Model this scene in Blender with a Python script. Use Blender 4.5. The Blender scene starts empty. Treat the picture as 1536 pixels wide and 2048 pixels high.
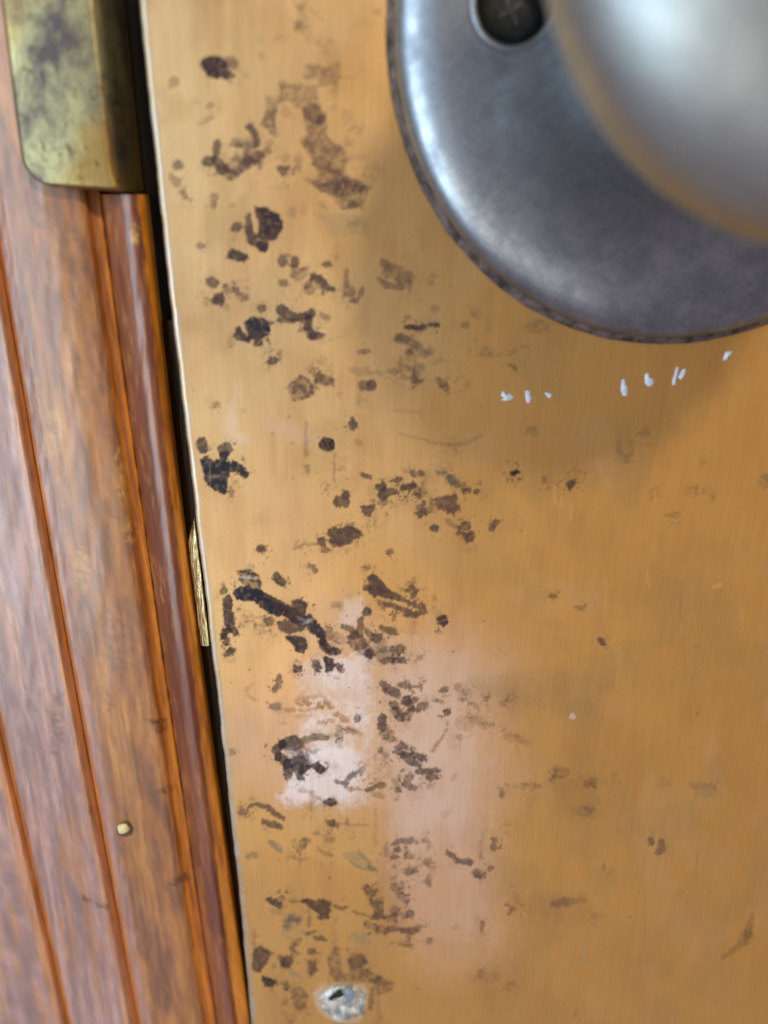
import bpy, bmesh, math, random
import numpy as np
from mathutils import Matrix, Vector

sc = bpy.context.scene
COL = sc.collection

# ------------------------------------------------------------------ camera
F_PX = 1480.0            # focal length in photo pixels (1536 x 2048)
D0 = 0.088               # camera distance from the face of the metal plate
CAMZ = 1.0
PITCH = math.radians(18.0)
ROLL = math.radians(1.3)
C = np.array([0.0, -D0, CAMZ])
fwd = np.array([0.0, math.cos(PITCH), -math.sin(PITCH)])
r0 = np.array([1.0, 0.0, 0.0])
u0 = np.cross(r0, fwd)
RT = r0 * math.cos(ROLL) + u0 * math.sin(ROLL)
UP = np.cross(RT, fwd)
if UP[2] < 0: UP = -UP

def project(P):
    d = P - C
    z = d @ fwd
    return 768 + F_PX * (d @ RT) / z, 1024 - F_PX * (d @ UP) / z

def unproject(u, v, y=0.0):
    u = np.asarray(u, float); v = np.asarray(v, float)
    d = fwd[None] + ((u.ravel() - 768) / F_PX)[:, None] * RT[None] - ((v.ravel() - 1024) / F_PX)[:, None] * UP[None]
    t = (np.broadcast_to(np.asarray(y, float), u.shape).ravel() - C[1]) / d[:, 1]
    return C[None] + d * t[:, None]

cam_data = bpy.data.cameras.new('camera')
cam = bpy.data.objects.new('camera', cam_data)
COL.objects.link(cam)
M = Matrix(((RT[0], UP[0], -fwd[0], C[0]), (RT[1], UP[1], -fwd[1], C[1]), (RT[2], UP[2], -fwd[2], C[2]), (0, 0, 0, 1)))
cam.matrix_world = M
cam_data.sensor_fit = 'VERTICAL'
cam_data.sensor_height = 36.0
cam_data.sensor_width = 27.0
cam_data.lens = F_PX / 2048 * 36.0
cam_data.clip_start = 0.002
cam_data.clip_end = 50
cam_data.dof.use_dof = True
cam_data.dof.focus_distance = 0.098
cam_data.dof.aperture_fstop = 10.5
sc.camera = cam

# ------------------------------------------------------------------ light
world = bpy.data.worlds.new('World')
sc.world = world
world.use_nodes = True
bg = world.node_tree.nodes['Background']
_nt = world.node_tree
_tc = _nt.nodes.new('ShaderNodeTexCoord'); _sx = _nt.nodes.new('ShaderNodeSeparateXYZ'); _nt.links.new(_tc.outputs['Generated'], _sx.inputs[0])
_rp = _nt.nodes.new('ShaderNodeValToRGB'); _mr = _nt.nodes.new('ShaderNodeMapRange')
_mr.inputs[1].default_value = -1; _mr.inputs[2].default_value = 1
_nt.links.new(_sx.outputs[2], _mr.inputs[0]); _nt.links.new(_mr.outputs[0], _rp.inputs[0])
_e = _rp.color_ramp.elements                      # floor, walls, ceiling of a dim hallway
_e[0].position = 0.0; _e[0].color = (.60, .50, .54, 1)
_e[1].position = 1.0; _e[1].color = (.80, .74, .64, 1)
for _p, _c in ((.30, (.58, .48, .52, 1)), (.46, (.62, .52, .52, 1)), (.62, (.70, .62, .62, 1)), (.78, (.62, .56, .52, 1))):
    _n = _e.new(_p); _n.color = _c
_nt.links.new(_rp.outputs[0], bg.inputs[0])
bg.inputs[1].default_value = 0.50

def area(name, loc, target, sx, sy, power, color):
    l = bpy.data.lights.new(name, 'AREA')
    l.shape = 'RECTANGLE'; l.size = sx; l.size_y = sy
    l.energy = power; l.color = color
    o = bpy.data.objects.new(name, l)
    o.location = loc
    o.rotation_euler = (Vector(target) - Vector(loc)).to_track_quat('-Z', 'Y').to_euler()
    COL.objects.link(o)
    return o
AIM = (0.0, 0.0, 0.97)
area('ceiling_lamp', (0.27, -0.70, 1.51), AIM, 0.085, 0.085, 5.0, (1.0, 0.80, 0.50))
area('window_light', (-0.95, -0.85, 1.02), AIM, 0.42, 1.45, 13.5, (0.68, 0.87, 1.0))
area('low_front_fill', (-0.16, -1.15, 0.34), AIM, 0.30, 0.42, 1.1, (1.0, 0.93, 0.86))  # added fill that gives the lower plate a sheen
area('knob_cream_fill', (-0.60, -1.00, 0.62), (0.03, -0.03, 1.02), 0.34, 0.40, 1.0, (1.0, 0.92, 0.66))  # added fill, placed for a cream reflection on the knob

sc.view_settings.view_transform = 'Standard'
sc.view_settings.look = 'None'
sc.view_settings.exposure = 0.0
sc.view_settings.gamma = 1.0
sc.render.film_transparent = False
sc.cycles.use_denoising = True
sc.cycles.max_bounces = 6

# ------------------------------------------------------------------ helpers
def lin(*c):
    a = np.array(c, float) / 255.0
    return np.where(a <= 0.04045, a / 12.92, ((a + 0.055) / 1.055) ** 2.4)

def tag(o, label=None, cat=None, group=None, kind=None):
    for k, v in (('label', label), ('category', cat), ('group', group), ('kind', kind)):
        if v: o[k] = v
    return o

def empty(name, loc):
    o = bpy.data.objects.new(name, None)
    o.location = loc; o.empty_display_size = 0.01
    COL.objects.link(o)
    return o

def mesh_obj(name, verts, faces, mat, parent=None, smooth=True, colors=None):
    """verts: (n,3) world coordinates; faces: (m,4) array or list of tuples"""
    me = bpy.data.meshes.new(name)
    verts = np.asarray(verts, float)
    if isinstance(faces, np.ndarray):
        n, m = len(verts), len(faces)
        me.vertices.add(n); me.vertices.foreach_set('co', verts.astype(np.float32).ravel())
        me.loops.add(m * 4); me.loops.foreach_set('vertex_index', faces.astype(np.int32).ravel())
        me.polygons.add(m)
        me.polygons.foreach_set('loop_start', np.arange(0, m * 4, 4, dtype=np.int32))
        me.polygons.foreach_set('loop_total', np.full(m, 4, dtype=np.int32))
        me.update(calc_edges=True)
    else:
        me.from_pydata([tuple(v) for v in verts], [], [tuple(f) for f in faces])
    me.polygons.foreach_set('use_smooth', np.full(len(me.polygons), smooth))
    for an, arr in (colors or {}).items():
        a = me.attributes.new(an, 'FLOAT_COLOR', 'POINT')
        c4 = np.ones((len(verts), 4), np.float32); c4[:, :arr.shape[1]] = arr
        a.data.foreach_set('color', c4.ravel())
    me.materials.append(mat)
    o = bpy.data.objects.new(name, me)
    COL.objects.link(o)
    if parent:
        o.parent = parent
        # keep geometry in world coordinates while parented
        w = parent
        off = Vector((0, 0, 0))
        while w: off += w.location; w = w.parent
        me.transform(Matrix.Translation(-off))
    return o

def grid_faces(nr, nc, closed=False):
    i = np.arange(nr - 1)[:, None] * nc
    j = np.arange(nc if closed else nc - 1)[None]
    j2 = (j + 1) % nc
    return np.stack([i + j, i + j2, i + nc + j2, i + nc + j], -1).reshape(-1, 4)

RNG = np.random.RandomState(7)
_lat = RNG.rand(256, 256).astype(np.float32)
def vnoise(x, y):
    xi = np.floor(x).astype(np.int32); yi = np.floor(y).astype(np.int32)
    fx = (x - xi).astype(np.float32); fy = (y - yi).astype(np.float32)
    fx = fx * fx * (3 - 2 * fx); fy = fy * fy * (3 - 2 * fy)
    x0 = xi & 255; x1 = (xi + 1) & 255; y0 = yi & 255; y1 = (yi + 1) & 255
    a = _lat[y0, x0]; b = _lat[y0, x1]; c = _lat[y1, x0]; d = _lat[y1, x1]
    return (a + (b - a) * fx) * (1 - fy) + (c + (d - c) * fx) * fy
def fbm(x, y, oct=4):
    s = 0; a = 0.5; t = 0
    for k in range(oct):
        s = s + a * vnoise(x * 2 ** k + 17.3 * k, y * 2 ** k + 9.1 * k); t += a; a *= 0.55
    return s / t
def sstep(a, b, x):
    t = np.clip((x - a) / (b - a), 0, 1)
    return t * t * (3 - 2 * t)

class Raster:
    """colour layer laid out over the photographed stretch of a surface; sampled at the vertices of the real mesh"""
    def __init__(s, u0, v0, u1, v1):
        s.u0, s.v0 = u0, v0
        s.V, s.U = np.mgrid[v0:v1, u0:u1].astype(np.float32)
        U, V = s.U, s.V
        s.wx = (fbm(U / 11, V / 11, 3) - .5) * 9 + (vnoise(U / 3.3 + 5, V / 3.3) - .5) * 3.2
        s.wy = (fbm(U / 11 + 90, V / 11 + 31, 3) - .5) * 9 + (vnoise(U / 3.3 + 51, V / 3.3 + 7) - .5) * 3.2
        s.speck = fbm(U / 7 + 3, V / 7 + 44, 3)
        s.strp = fbm((U * .5 - V * .87) / 5.5, (U * .87 + V * .5) / 34 + 9, 2)
        s.edge = fbm(U / 4.2 + 8, V / 4.2 + 21, 3)
        s.soft = fbm(U / 26 + 70, V / 60 + 12, 4)
        s.col = np.zeros(U.shape + (3,), np.float32)
        s.tar = np.zeros(U.shape, np.float32)
    def win(s, a, b, c, d):
        h, w = s.U.shape
        i0 = int(max(0, b - s.v0)); i1 = int(min(h, d - s.v0 + 1)); j0 = int(max(0, a - s.u0)); j1 = int(min(w, c - s.u0 + 1))
        return (slice(i0, i1), slice(j0, j1)) if i1 > i0 and j1 > j0 else None
    def lay(s, sl, d, tone, op, soft, brk, tarn, grow=0):
        if grow: d = d + grow
        d = d + (s.edge[sl] - .5) * (6.5 if 0 <= brk < 4 else 0)
        m = sstep(-soft, soft, d + (1.7 if op > .5 else 1.0) * (0 <= brk < 4)) * op
        if brk == 1: m = m * sstep(.30, .62, s.speck[sl] + .02)
        elif brk == 5: m = m * sstep(.56, .66, s.edge[sl] * .6 + s.speck[sl] * .4)
        elif brk == 2: m = m * (.5 + .5 * sstep(.40, .55, s.strp[sl]))
        elif brk == 3: m = m * (.55 + .45 * sstep(.35, .65, s.speck[sl]))
        elif brk == 4: m = m * (.78 + .22 * sstep(.36, .62, s.soft[sl]))
        elif brk == 0: m = m * (.86 + .14 * sstep(.30, .52, s.speck[sl]))
        c = s.col[sl]
        s.col[sl] = c + (np.asarray(tone, np.float32) - c) * m[..., None]
        s.tar[sl] = np.maximum(s.tar[sl], m * tarn)
    def shape(s, pr, sl, warp):
        X = s.U[sl] + s.wx[sl] * warp; Y = s.V[sl] + s.wy[sl] * warp
        k = pr[0]
        if k == 'e':
            _, x, y, rx, ry, ang = pr
            ca, sa = math.cos(ang), math.sin(ang)
            dx, dy = X - x, Y - y
            p = dx * ca + dy * sa; q = -dx * sa + dy * ca
            return (1 - np.sqrt((p / rx) ** 2 + (q / ry) ** 2)) * min(rx, ry)
        if k == 's':
            _, pts, ws = pr
            best = None
            for (x0, y0), (x1, y1), w0, w1 in zip(pts[:-1], pts[1:], ws[:-1], ws[1:]):
                dx, dy = x1 - x0, y1 - y0; L = dx * dx + dy * dy + 1e-6
                t = np.clip(((X - x0) * dx + (Y - y0) * dy) / L, 0, 1)
                d = (w0 + (w1 - w0) * t) / 2 - np.hypot(X - x0 - t * dx, Y - y0 - t * dy)
                best = d if best is None else np.maximum(best, d)
            return best
        _, pts = pr
        n = len(pts); inside = np.zeros(X.shape, bool); dm = None
        for i in range(n):
            x0, y0 = pts[i]; x1, y1 = pts[(i + 1) % n]
            dx, dy = x1 - x0, y1 - y0; L = dx * dx + dy * dy + 1e-6
            t = np.clip(((X - x0) * dx + (Y - y0) * dy) / L, 0, 1)
            d = np.hypot(X - x0 - t * dx, Y - y0 - t * dy)
            dm = d if dm is None else np.minimum(dm, d)
            if abs(dy) > 1e-6:
                cr = ((y0 > Y) != (y1 > Y)) & (X < dx * (Y - y0) / dy + x0)
                inside ^= cr
        return np.where(inside, dm, -dm)
    log = []
    def paint(s, pr, tone, op, soft=1.6, brk=0, warp=.6, tarn=1.0, grow=0):
        if pr[0] == 'e': m = max(pr[3], pr[4]); bx = (pr[1] - m, pr[2] - m, pr[1] + m, pr[2] + m)
        else:
            xs = [p[0] for p in pr[1]]; ys = [p[1] for p in pr[1]]
            m = max(pr[2]) if pr[0] == 's' else 0
            bx = (min(xs) - m, min(ys) - m, max(xs) + m, max(ys) + m)
        pad = 12 * warp + soft * 2 + 3
        sl = s.win(bx[0] - pad, bx[1] - pad, bx[2] + pad, bx[3] + pad)
        if sl is None: return
        s.lay(sl, s.shape(pr, sl, warp), tone, op, soft, brk, tarn, grow)
    def sample(s, arr, u, v):
        h, w = s.U.shape
        x = np.clip(u - s.u0, 0, w - 1.001); y = np.clip(v - s.v0, 0, h - 1.001)
        xi = x.astype(int); yi = y.astype(int)
        fx = (x - xi); fy = (y - yi)
        if arr.ndim == 3: fx = fx[:, None]; fy = fy[:, None]
        return (arr[yi, xi] * (1 - fx) + arr[yi, xi + 1] * fx) * (1 - fy) + (arr[yi + 1, xi] * (1 - fx) + arr[yi + 1, xi + 1] * fx) * fy

# ------------------------------------------------------------------ node materials
def mat_new(name):
    m = bpy.data.materials.new(name); m.use_nodes = True
    nt = m.node_tree; b = nt.nodes['Principled BSDF']
    return m, nt, b
def node(nt, typ, **kw):
    n = nt.nodes.new(typ)
    for k, v in kw.items(): setattr(n, k, v)
    return n
def link(nt, a, b): nt.links.new(a, b)
def obj_noise(nt, scale, sc3=(1, 1, 1), detail=4, rough=.55, dist=0.0, rot=(0, 0, 0)):
    tc = node(nt, 'ShaderNodeTexCoord'); mp = node(nt, 'ShaderNodeMapping', vector_type='TEXTURE' if rot != (0, 0, 0) else 'POINT')
    if rot != (0, 0, 0): sc3 = tuple(1 / q for q in sc3); mp.inputs['Rotation'].default_value = rot
    mp.inputs['Scale'].default_value = sc3
    nz = node(nt, 'ShaderNodeTexNoise')
    nz.inputs['Scale'].default_value = scale; nz.inputs['Detail'].default_value = detail
    nz.inputs['Roughness'].default_value = rough; nz.inputs['Distortion'].default_value = dist
    link(nt, tc.outputs['Object'], mp.inputs[0]); link(nt, mp.outputs[0], nz.inputs['Vector'])
    return nz.outputs['Fac']
def mapr(nt, src, a, b, c, d):
    n = node(nt, 'ShaderNodeMapRange')
    for i, v in enumerate((a, b, c, d)): n.inputs[i + 1].default_value = v
    link(nt, src, n.inputs[0]); return n.outputs[0]
def mixc(nt, fac, a, b, mode='MIX'):
    n = node(nt, 'ShaderNodeMix', data_type='RGBA', blend_type=mode)
    if hasattr(fac, 'is_linked'): link(nt, fac, n.inputs[0])
    else: n.inputs[0].default_value = fac
    for s, i in ((a, 6), (b, 7)):
        if hasattr(s, 'is_linked'): link(nt, s, n.inputs[i])
        else: n.inputs[i].default_value = tuple(s)[:3] + (1,)
    return n.outputs[2]
def mathn(nt, op, a, b):
    n = node(nt, 'ShaderNodeMath', operation=op)
    for s, i in ((a, 0), (b, 1)):
        if hasattr(s, 'is_linked'): link(nt, s, n.inputs[i])
        else: n.inputs[i].default_value = s
    return n.outputs[0]
def bump(nt, b, h, strength, dist, prev=None):
    n = node(nt, 'ShaderNodeBump'); n.inputs['Strength'].default_value = strength; n.inputs['Distance'].default_value = dist
    link(nt, h, n.inputs['Height'])
    if prev: link(nt, prev, n.inputs['Normal'])
    link(nt, n.outputs[0], b.inputs['Normal']); return n.outputs[0]

def m_plate():
    m, nt, b = mat_new('worn_brushed_brass')
    at = node(nt, 'ShaderNodeAttribute', attribute_name='tint')
    w = node(nt, 'ShaderNodeAttribute', attribute_name='wear')
    sep = node(nt, 'ShaderNodeSeparateColor'); link(nt, w.outputs['Color'], sep.inputs[0])
    streak = obj_noise(nt, 1.0, (3800, 3800, 130), 3, .6)
    streak2 = obj_noise(nt, 1.0, (900, 900, 26), 3, .6)
    fine = obj_noise(nt, 4200, (1, 1, 1), 2, .6)
    g = mapr(nt, streak, .3, .7, .945, 1.055)
    g2 = mapr(nt, streak2, .3, .7, .985, 1.015)
    g3 = mapr(nt, fine, .3, .7, .95, 1.05)
    f = mathn(nt, 'MULTIPLY', mathn(nt, 'MULTIPLY', g, g2), g3)
    cc = node(nt, 'ShaderNodeCombineColor')
    for i in range(3): link(nt, f, cc.inputs[i])
    col = mixc(nt, 1.0, at.outputs['Color'], cc.outputs[0], 'MULTIPLY')
    link(nt, col, b.inputs['Base Color'])
    tar = sep.outputs[0]
    link(nt, mapr(nt, tar, 0, 1, .62, .05), b.inputs['Metallic'])
    r = mathn(nt, 'ADD', mapr(nt, tar, 0, 1, .40, .62), mapr(nt, streak2, .3, .7, -.012, .014))
    link(nt, r, b.inputs['Roughness'])
    smg = obj_noise(nt, 1.0, (75, 75, 48), 5, .62, .6)
    r = mathn(nt, 'ADD', r, mapr(nt, smg, .35, .65, -.07, .07))
    link(nt, r, b.inputs['Roughness'])
    b.inputs['Specular IOR Level'].default_value = .35
    hs = mathn(nt, 'ADD', mathn(nt, 'MULTIPLY', streak, .5), mathn(nt, 'MULTIPLY', fine, .25))
    p = bump(nt, b, hs, .18, .00005)
    bump(nt, b, tar, .35, -.00010, p)
    return m

def m_wood():
    m, nt, b = mat_new('varnished_worn_wood')
    at = node(nt, 'ShaderNodeAttribute', attribute_name='tint')
    grain = obj_noise(nt, 1.0, (1500, 1500, 50), 4, .62, .25)
    pore = obj_noise(nt, 1.0, (3600, 3600, 240), 2, .6)
    mott = obj_noise(nt, 1.0, (300, 300, 45), 4, .6, .2)
    f = mathn(nt, 'MULTIPLY', mapr(nt, grain, .3, .7, .86, 1.12), mapr(nt, pore, .3, .7, .95, 1.05))
    f = mathn(nt, 'MULTIPLY', f, mapr(nt, mott, .35, .65, .94, 1.05))
    cc = node(nt, 'ShaderNodeCombineColor')
    for i in range(3): link(nt, f, cc.inputs[i])
    link(nt, mixc(nt, 1.0, at.outputs['Color'], cc.outputs[0], 'MULTIPLY'), b.inputs['Base Color'])
    b.inputs['Roughness'].default_value = .5
    b.inputs['Coat Weight'].default_value = .85
    rc = mapr(nt, mott, .35, .65, .27, .33)
    link(nt, rc, b.inputs['Coat Roughness'])
    dirt = obj_noise(nt, 2600, (1, 1, .6), 3, .7)
    h = mathn(nt, 'ADD', mathn(nt, 'MULTIPLY', grain, .6), mathn(nt, 'ADD', mathn(nt, 'MULTIPLY', mott, .5), mathn(nt, 'MULTIPLY', dirt, .5)))
    p = bump(nt, b, h, .3, .00015)
    n = node(nt, 'ShaderNodeBump'); n.inputs['Strength'].default_value = .3; n.inputs['Distance'].default_value = .00008
    link(nt, h, n.inputs['Height']); link(nt, n.outputs[0], b.inputs['Coat Normal'])
    return m

def m_nickel(name, base, rough=.3, metal=1.0, mot=(.72, 1.12), scale=380, bumpd=.00006):
    m, nt, b = mat_new(name)
    n1 = obj_noise(nt, scale, (1, 1, 1), 5, .62, .5)
    n2 = obj_noise(nt, 2400, (1, 1, 1), 3, .6)
    n3 = obj_noise(nt, 1.0, (3200, 3200, 260), 3, .65, 0, (0, .9, 0))
    n4 = obj_noise(nt, 1.0, (260, 2600, 3400), 3, .65, 0, (0, .5, 0))
    f = mathn(nt, 'MULTIPLY', mapr(nt, n1, .35, .65, *mot), mapr(nt, n2, .3, .7, .93, 1.06))
    f = mathn(nt, 'MULTIPLY', f, mathn(nt, 'MULTIPLY', mapr(nt, n3, .3, .7, .90, 1.10), mapr(nt, n4, .3, .7, .92, 1.08)))
    cc = node(nt, 'ShaderNodeCombineColor')
    for i in range(3): link(nt, f, cc.inputs[i])
    link(nt, mixc(nt, 1.0, base, cc.outputs[0], 'MULTIPLY'), b.inputs['Base Color'])
    b.inputs['Metallic'].default_value = metal
    link(nt, mapr(nt, n1, .3, .7, rough + .10, rough - .05), b.inputs['Roughness'])
    h = mathn(nt, 'ADD', mathn(nt, 'MULTIPLY', n2, .4), mathn(nt, 'MULTIPLY', n3, .3))
    bump(nt, b, h, .3, bumpd)
    return m

def m_simple(name, ca, cb, scale, rough, metal=0.0, bd=.0002, bs=.5, sc3=(1, 1, 1)):
    m, nt, b = mat_new(name)
    n1 = obj_noise(nt, scale, sc3, 5, .62, .3)
    link(nt, mixc(nt, mapr(nt, n1, .38, .62, 0, 1), ca, cb), b.inputs['Base Color'])
    b.inputs['Roughness'].default_value = rough; b.inputs['Metallic'].default_value = metal
    bump(nt, b, n1, bs, bd)
    return m

MAT_PLATE = m_plate()
MAT_WOOD = m_wood()
MAT_ROSE = m_nickel('worn_nickel_plating', lin(148, 154, 164), .34, mot=(.70, 1.10), scale=260)
MAT_KNOB = m_nickel('satin_nickel_knob', lin(164, 170, 172), .42, mot=(.95, 1.04))
MAT_CRUST = m_simple('old_grimy_paint_ring', lin(44, 38, 38), lin(112, 96, 94), 700, .8, 0, .0002, .5)
MAT_HOLE = m_simple('recess_shade_black', lin(6, 7, 9), lin(16, 18, 22), 1500, .6, 0)  # near-black puts the shade of hole, slot and gap into the colour
MAT_PAINT = m_simple('chipped_white_paint', lin(196, 204, 222), lin(226, 230, 240), 1500, .6, 0, .0002, .6)
MAT_BRASS = m_simple('polished_brass', lin(140, 112, 52), lin(255, 240, 190), 1.0, .2, 1.0, .0004, .9, (2400, 2400, 420))
MAT_DARKB = m_simple('gap_shaded_brass', lin(22, 16, 8), lin(46, 34, 16), 1.0, .42, .8, .0003, .6, (2600, 2600, 200))  # brass taken near black, the shade of the gap put into its colour
MAT_SLAB = m_simple('dark_stained_door_wood', lin(30, 19, 10), lin(46, 30, 16), 1.0, .6, 0, .0003, .5, (1200, 1200, 60))
MAT_CREAM = m_simple('cream_paint_fleck', lin(205, 195, 145), lin(222, 212, 170), 2500, .5)
MAT_RING = m_simple('dark_nail_stain', lin(70, 52, 44), lin(100, 76, 62), 2500, .6)

# ------------------------------------------------------------------ traced lines
def trace(pts, deg=2):
    p = np.array(pts, float); k = np.polyfit(p[:, 1], p[:, 0], deg)
    return lambda v: np.polyval(k, v)
T_GROOVE_A = trace([(0, 1449), (35, 1614), (79, 1821), (139, 2048)], 1)
T_GROOVE_B = trace([(2, 500), (27, 682), (55, 864), (91, 1047), (120, 1200), (159, 1407), (199, 1614), (232, 1821), (275, 2048)])
T_STEP = trace([(184, 447), (193, 500), (203, 682), (228, 864), (253, 1047), (288, 1200), (322, 1407), (351, 1614), (376, 1821), (402, 2048)])
T_BEAD = trace([(209, 447), (219, 500), (237, 682), (259, 864), (277, 1047), (313, 1200), (346, 1407), (372, 1614), (402, 1821), (429, 2048)])
T_LIP = trace([(285, 440), (292, 500), (306, 682), (321, 864), (337, 1047), (372, 1200), (398, 1407), (424, 1614), (446, 1821), (468, 2048)])
T_GAP = trace([(300, 400), (310, 500), (325, 682), (343, 864), (365, 1047), (389, 1200), (414, 1366), (439, 1531), (460, 1697), (480, 1863), (501, 2045)])
_pe = np.array([(278, 0), (295, 195), (309, 326), (327, 500), (352, 733), (377, 901), (391, 1032), (412, 1200), (431, 1407), (456, 1593), (479, 1821), (503, 2048)], float)
T_PLATE = trace(_pe, 3)

# ------------------------------------------------------------------ DOOR
LOC = (0.05, 0.0, CAMZ - 0.18)
plate_thing = tag(empty('cover_plate', LOC), 'scratched brushed brass cover plate with dark tarnish blotches, screwed to the door', 'cover plate')
knob_thing = tag(empty('doorknob', LOC), 'round nickel door knob on a worn grey rosette with a screw hole', 'door knob')
latch_thing = tag(empty('door_latch', LOC), 'shiny brass door latch showing in the dark gap between wooden jamb and cover plate', 'latch')

# --- colour layer of the plate
R = Raster(250, -60, 1640, 2140)
U, V = R.U, R.V
base = lin(204, 156, 92)
R.col[:] = base
def field(mask, tone, op):
    m = (mask * op)[..., None]; R.col[:] = R.col + (np.asarray(tone, np.float32) - R.col) * m
big = fbm(U / 260, V / 340, 3); mid = fbm(U / 60 + 40, V / 150, 3); ver = fbm(U / 16 + 7, V / 260, 3)
# pale window sheen painted into the colour near the free edge, strongest high up
pale = np.clip(1.15 - (U - 300) / 520 + (big - .5) * 1.2, 0, 1) * np.clip(1.15 - V / 2400, 0.35, 1)
field(pale, lin(218, 192, 150), .85)
field(sstep(.5, .8, mid) * .5, lin(176, 126, 80), .55)
field(sstep(.45, .75, ver) * .5, lin(200, 166, 106), .14)
field(np.clip((U - 1000) / 600, 0, 1), lin(200, 146, 72), .5)
big2 = fbm(U / 120 + 9, V / 150 + 5, 4)
field(sstep(.52, .72, big2) * .6, lin(208, 166, 122), .5)
field(sstep(.54, .74, fbm(U / 90 + 3, V / 110 + 45, 4)) * .6, lin(176, 142, 92), .5)
TONE = {'D': lin(42, 26, 36), 'N': lin(26, 26, 42), 'M': lin(72, 48, 48), 'B': lin(108, 80, 60), 'O': lin(82, 66, 42),
        'C': lin(160, 114, 66), 'G': lin(118, 112, 92), 'P': lin(222, 206, 202), 'K': lin(208, 172, 150), 'W': lin(232, 226, 232),
        'Y': lin(206, 164, 104), 'S': lin(206, 200, 194)}
def patch(pts, tone, op, soft=14, brk=None, warp=2.2):
    R.paint(('p', pts), TONE[tone], op, soft, brk if brk is not None else 4, warp, 0.3)
# pink sheen and the pale reflection inside it, painted into the metal's colour
patch([(640, 1225), (700, 1195), (760, 1260), (930, 1250), (1040, 1330), (1000, 1420), (1040, 1560), (1000, 1640), (990, 1760), (1010, 1900), (880, 1950), (830, 1900), (780, 1760), (775, 1620), (700, 1640), (560, 1620), (500, 1560), (440, 1560), (440, 1430), (600, 1380)], 'K', .62, 75, 4, 5)
patch([(765, 1480), (950, 1500), (965, 1640), (975, 1850), (840, 1880), (785, 1760)], 'K', .5, 34, 4, 4)
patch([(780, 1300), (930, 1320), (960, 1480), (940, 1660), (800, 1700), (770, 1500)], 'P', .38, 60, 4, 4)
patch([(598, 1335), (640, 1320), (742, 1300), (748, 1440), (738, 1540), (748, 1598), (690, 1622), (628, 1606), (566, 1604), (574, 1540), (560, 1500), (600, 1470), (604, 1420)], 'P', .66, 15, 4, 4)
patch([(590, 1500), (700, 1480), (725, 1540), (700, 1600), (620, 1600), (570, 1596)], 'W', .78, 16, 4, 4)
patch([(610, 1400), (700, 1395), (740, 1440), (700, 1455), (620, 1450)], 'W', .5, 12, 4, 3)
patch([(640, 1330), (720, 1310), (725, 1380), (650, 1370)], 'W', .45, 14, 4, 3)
patch([(690, 1205), (720, 1196), (728, 1230), (700, 1260), (680, 1250)], 'P', .5, 8, None, 2)
patch([(600, 1385), (640, 1375), (690, 1402), (730, 1470), (725, 1500), (690, 1490), (640, 1440), (600, 1430)], 'Y', .45, 8, 1, 2)
patch([(490, 1615), (760, 1620), (770, 1700), (730, 1740), (560, 1700), (490, 1680)], 'Y', .55, 10, None, 2)
patch([(450, 830), (480, 760), (470, 860), (500, 880), (450, 900)], 'P', .35, 14, None, 3)
patch([(520, 845), (580, 840), (640, 870), (640, 900), (560, 880)], 'K', .3, 10, None, 3)
patch([(930, 1350), (1180, 1350), (1200, 1440), (1080, 1420), (940, 1390)], 'G', .28, 22, None, 3)
patch([(640, 430), (740, 430), (735, 470), (660, 470)], 'G', .3, 9, None, 2)
patch([(1100, 1560), (1190, 1550), (1190, 1640), (1110, 1630)], 'B', .22, 14, None, 3)
patch([(1020, 1790), (1170, 1790), (1200, 1850), (1060, 1840)], 'B', .2, 18, None, 3)
patch([(1380, 1565), (1430, 1570), (1430, 1600), (1390, 1600)], 'G', .3, 8, None, 3)

halo = []
def S(org, k, items):
    ox, oy = org
    for it in items:
        kind = it[0]
        if kind == 'e':
            x, y, rx, ry, t, op = it[1:7]; ang = math.radians(it[7]) if len(it) > 7 else 0
            pr = ('e', ox + x / k, oy + y / k, rx / k * 1.06 + .6, ry / k * 1.06 + .6, ang); wp = .35 if max(rx, ry) / k < 9 else .6
        elif kind == 's':
            pts, ws, t, op = it[1:5]
            if not isinstance(ws, (list, tuple)): ws = [ws] * len(pts)
            pr = ('s', [(ox + a / k, oy + b / k) for a, b in pts], [w / k + 1.0 for w in ws]); wp = .55
        else:
            pts, t, op = it[1:4]
            pr = ('p', [(ox + a / k, oy + b / k) for a, b in pts]); wp = .6
        brk = 0
        if len(t) > 1: brk = {'s': 2, 'b': 1, 'm': 3}[t[1]]; t = t[0]
        elif t in 'BG' and kind == 'p': brk = 3
        if t in 'DNMBO':
            q = pr[1:3] if kind == 'e' else pr[1][len(pr[1]) // 2]
            halo.append((q[0], q[1], op, t))
        R.paint(pr, TONE[t], op, 1.9 if op > .5 else 3.0, brk, wp, .8 if t in 'DNMBOG' else .3, (1.8 if kind == 'p' else .5) if t in 'DNM' else 0)

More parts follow.
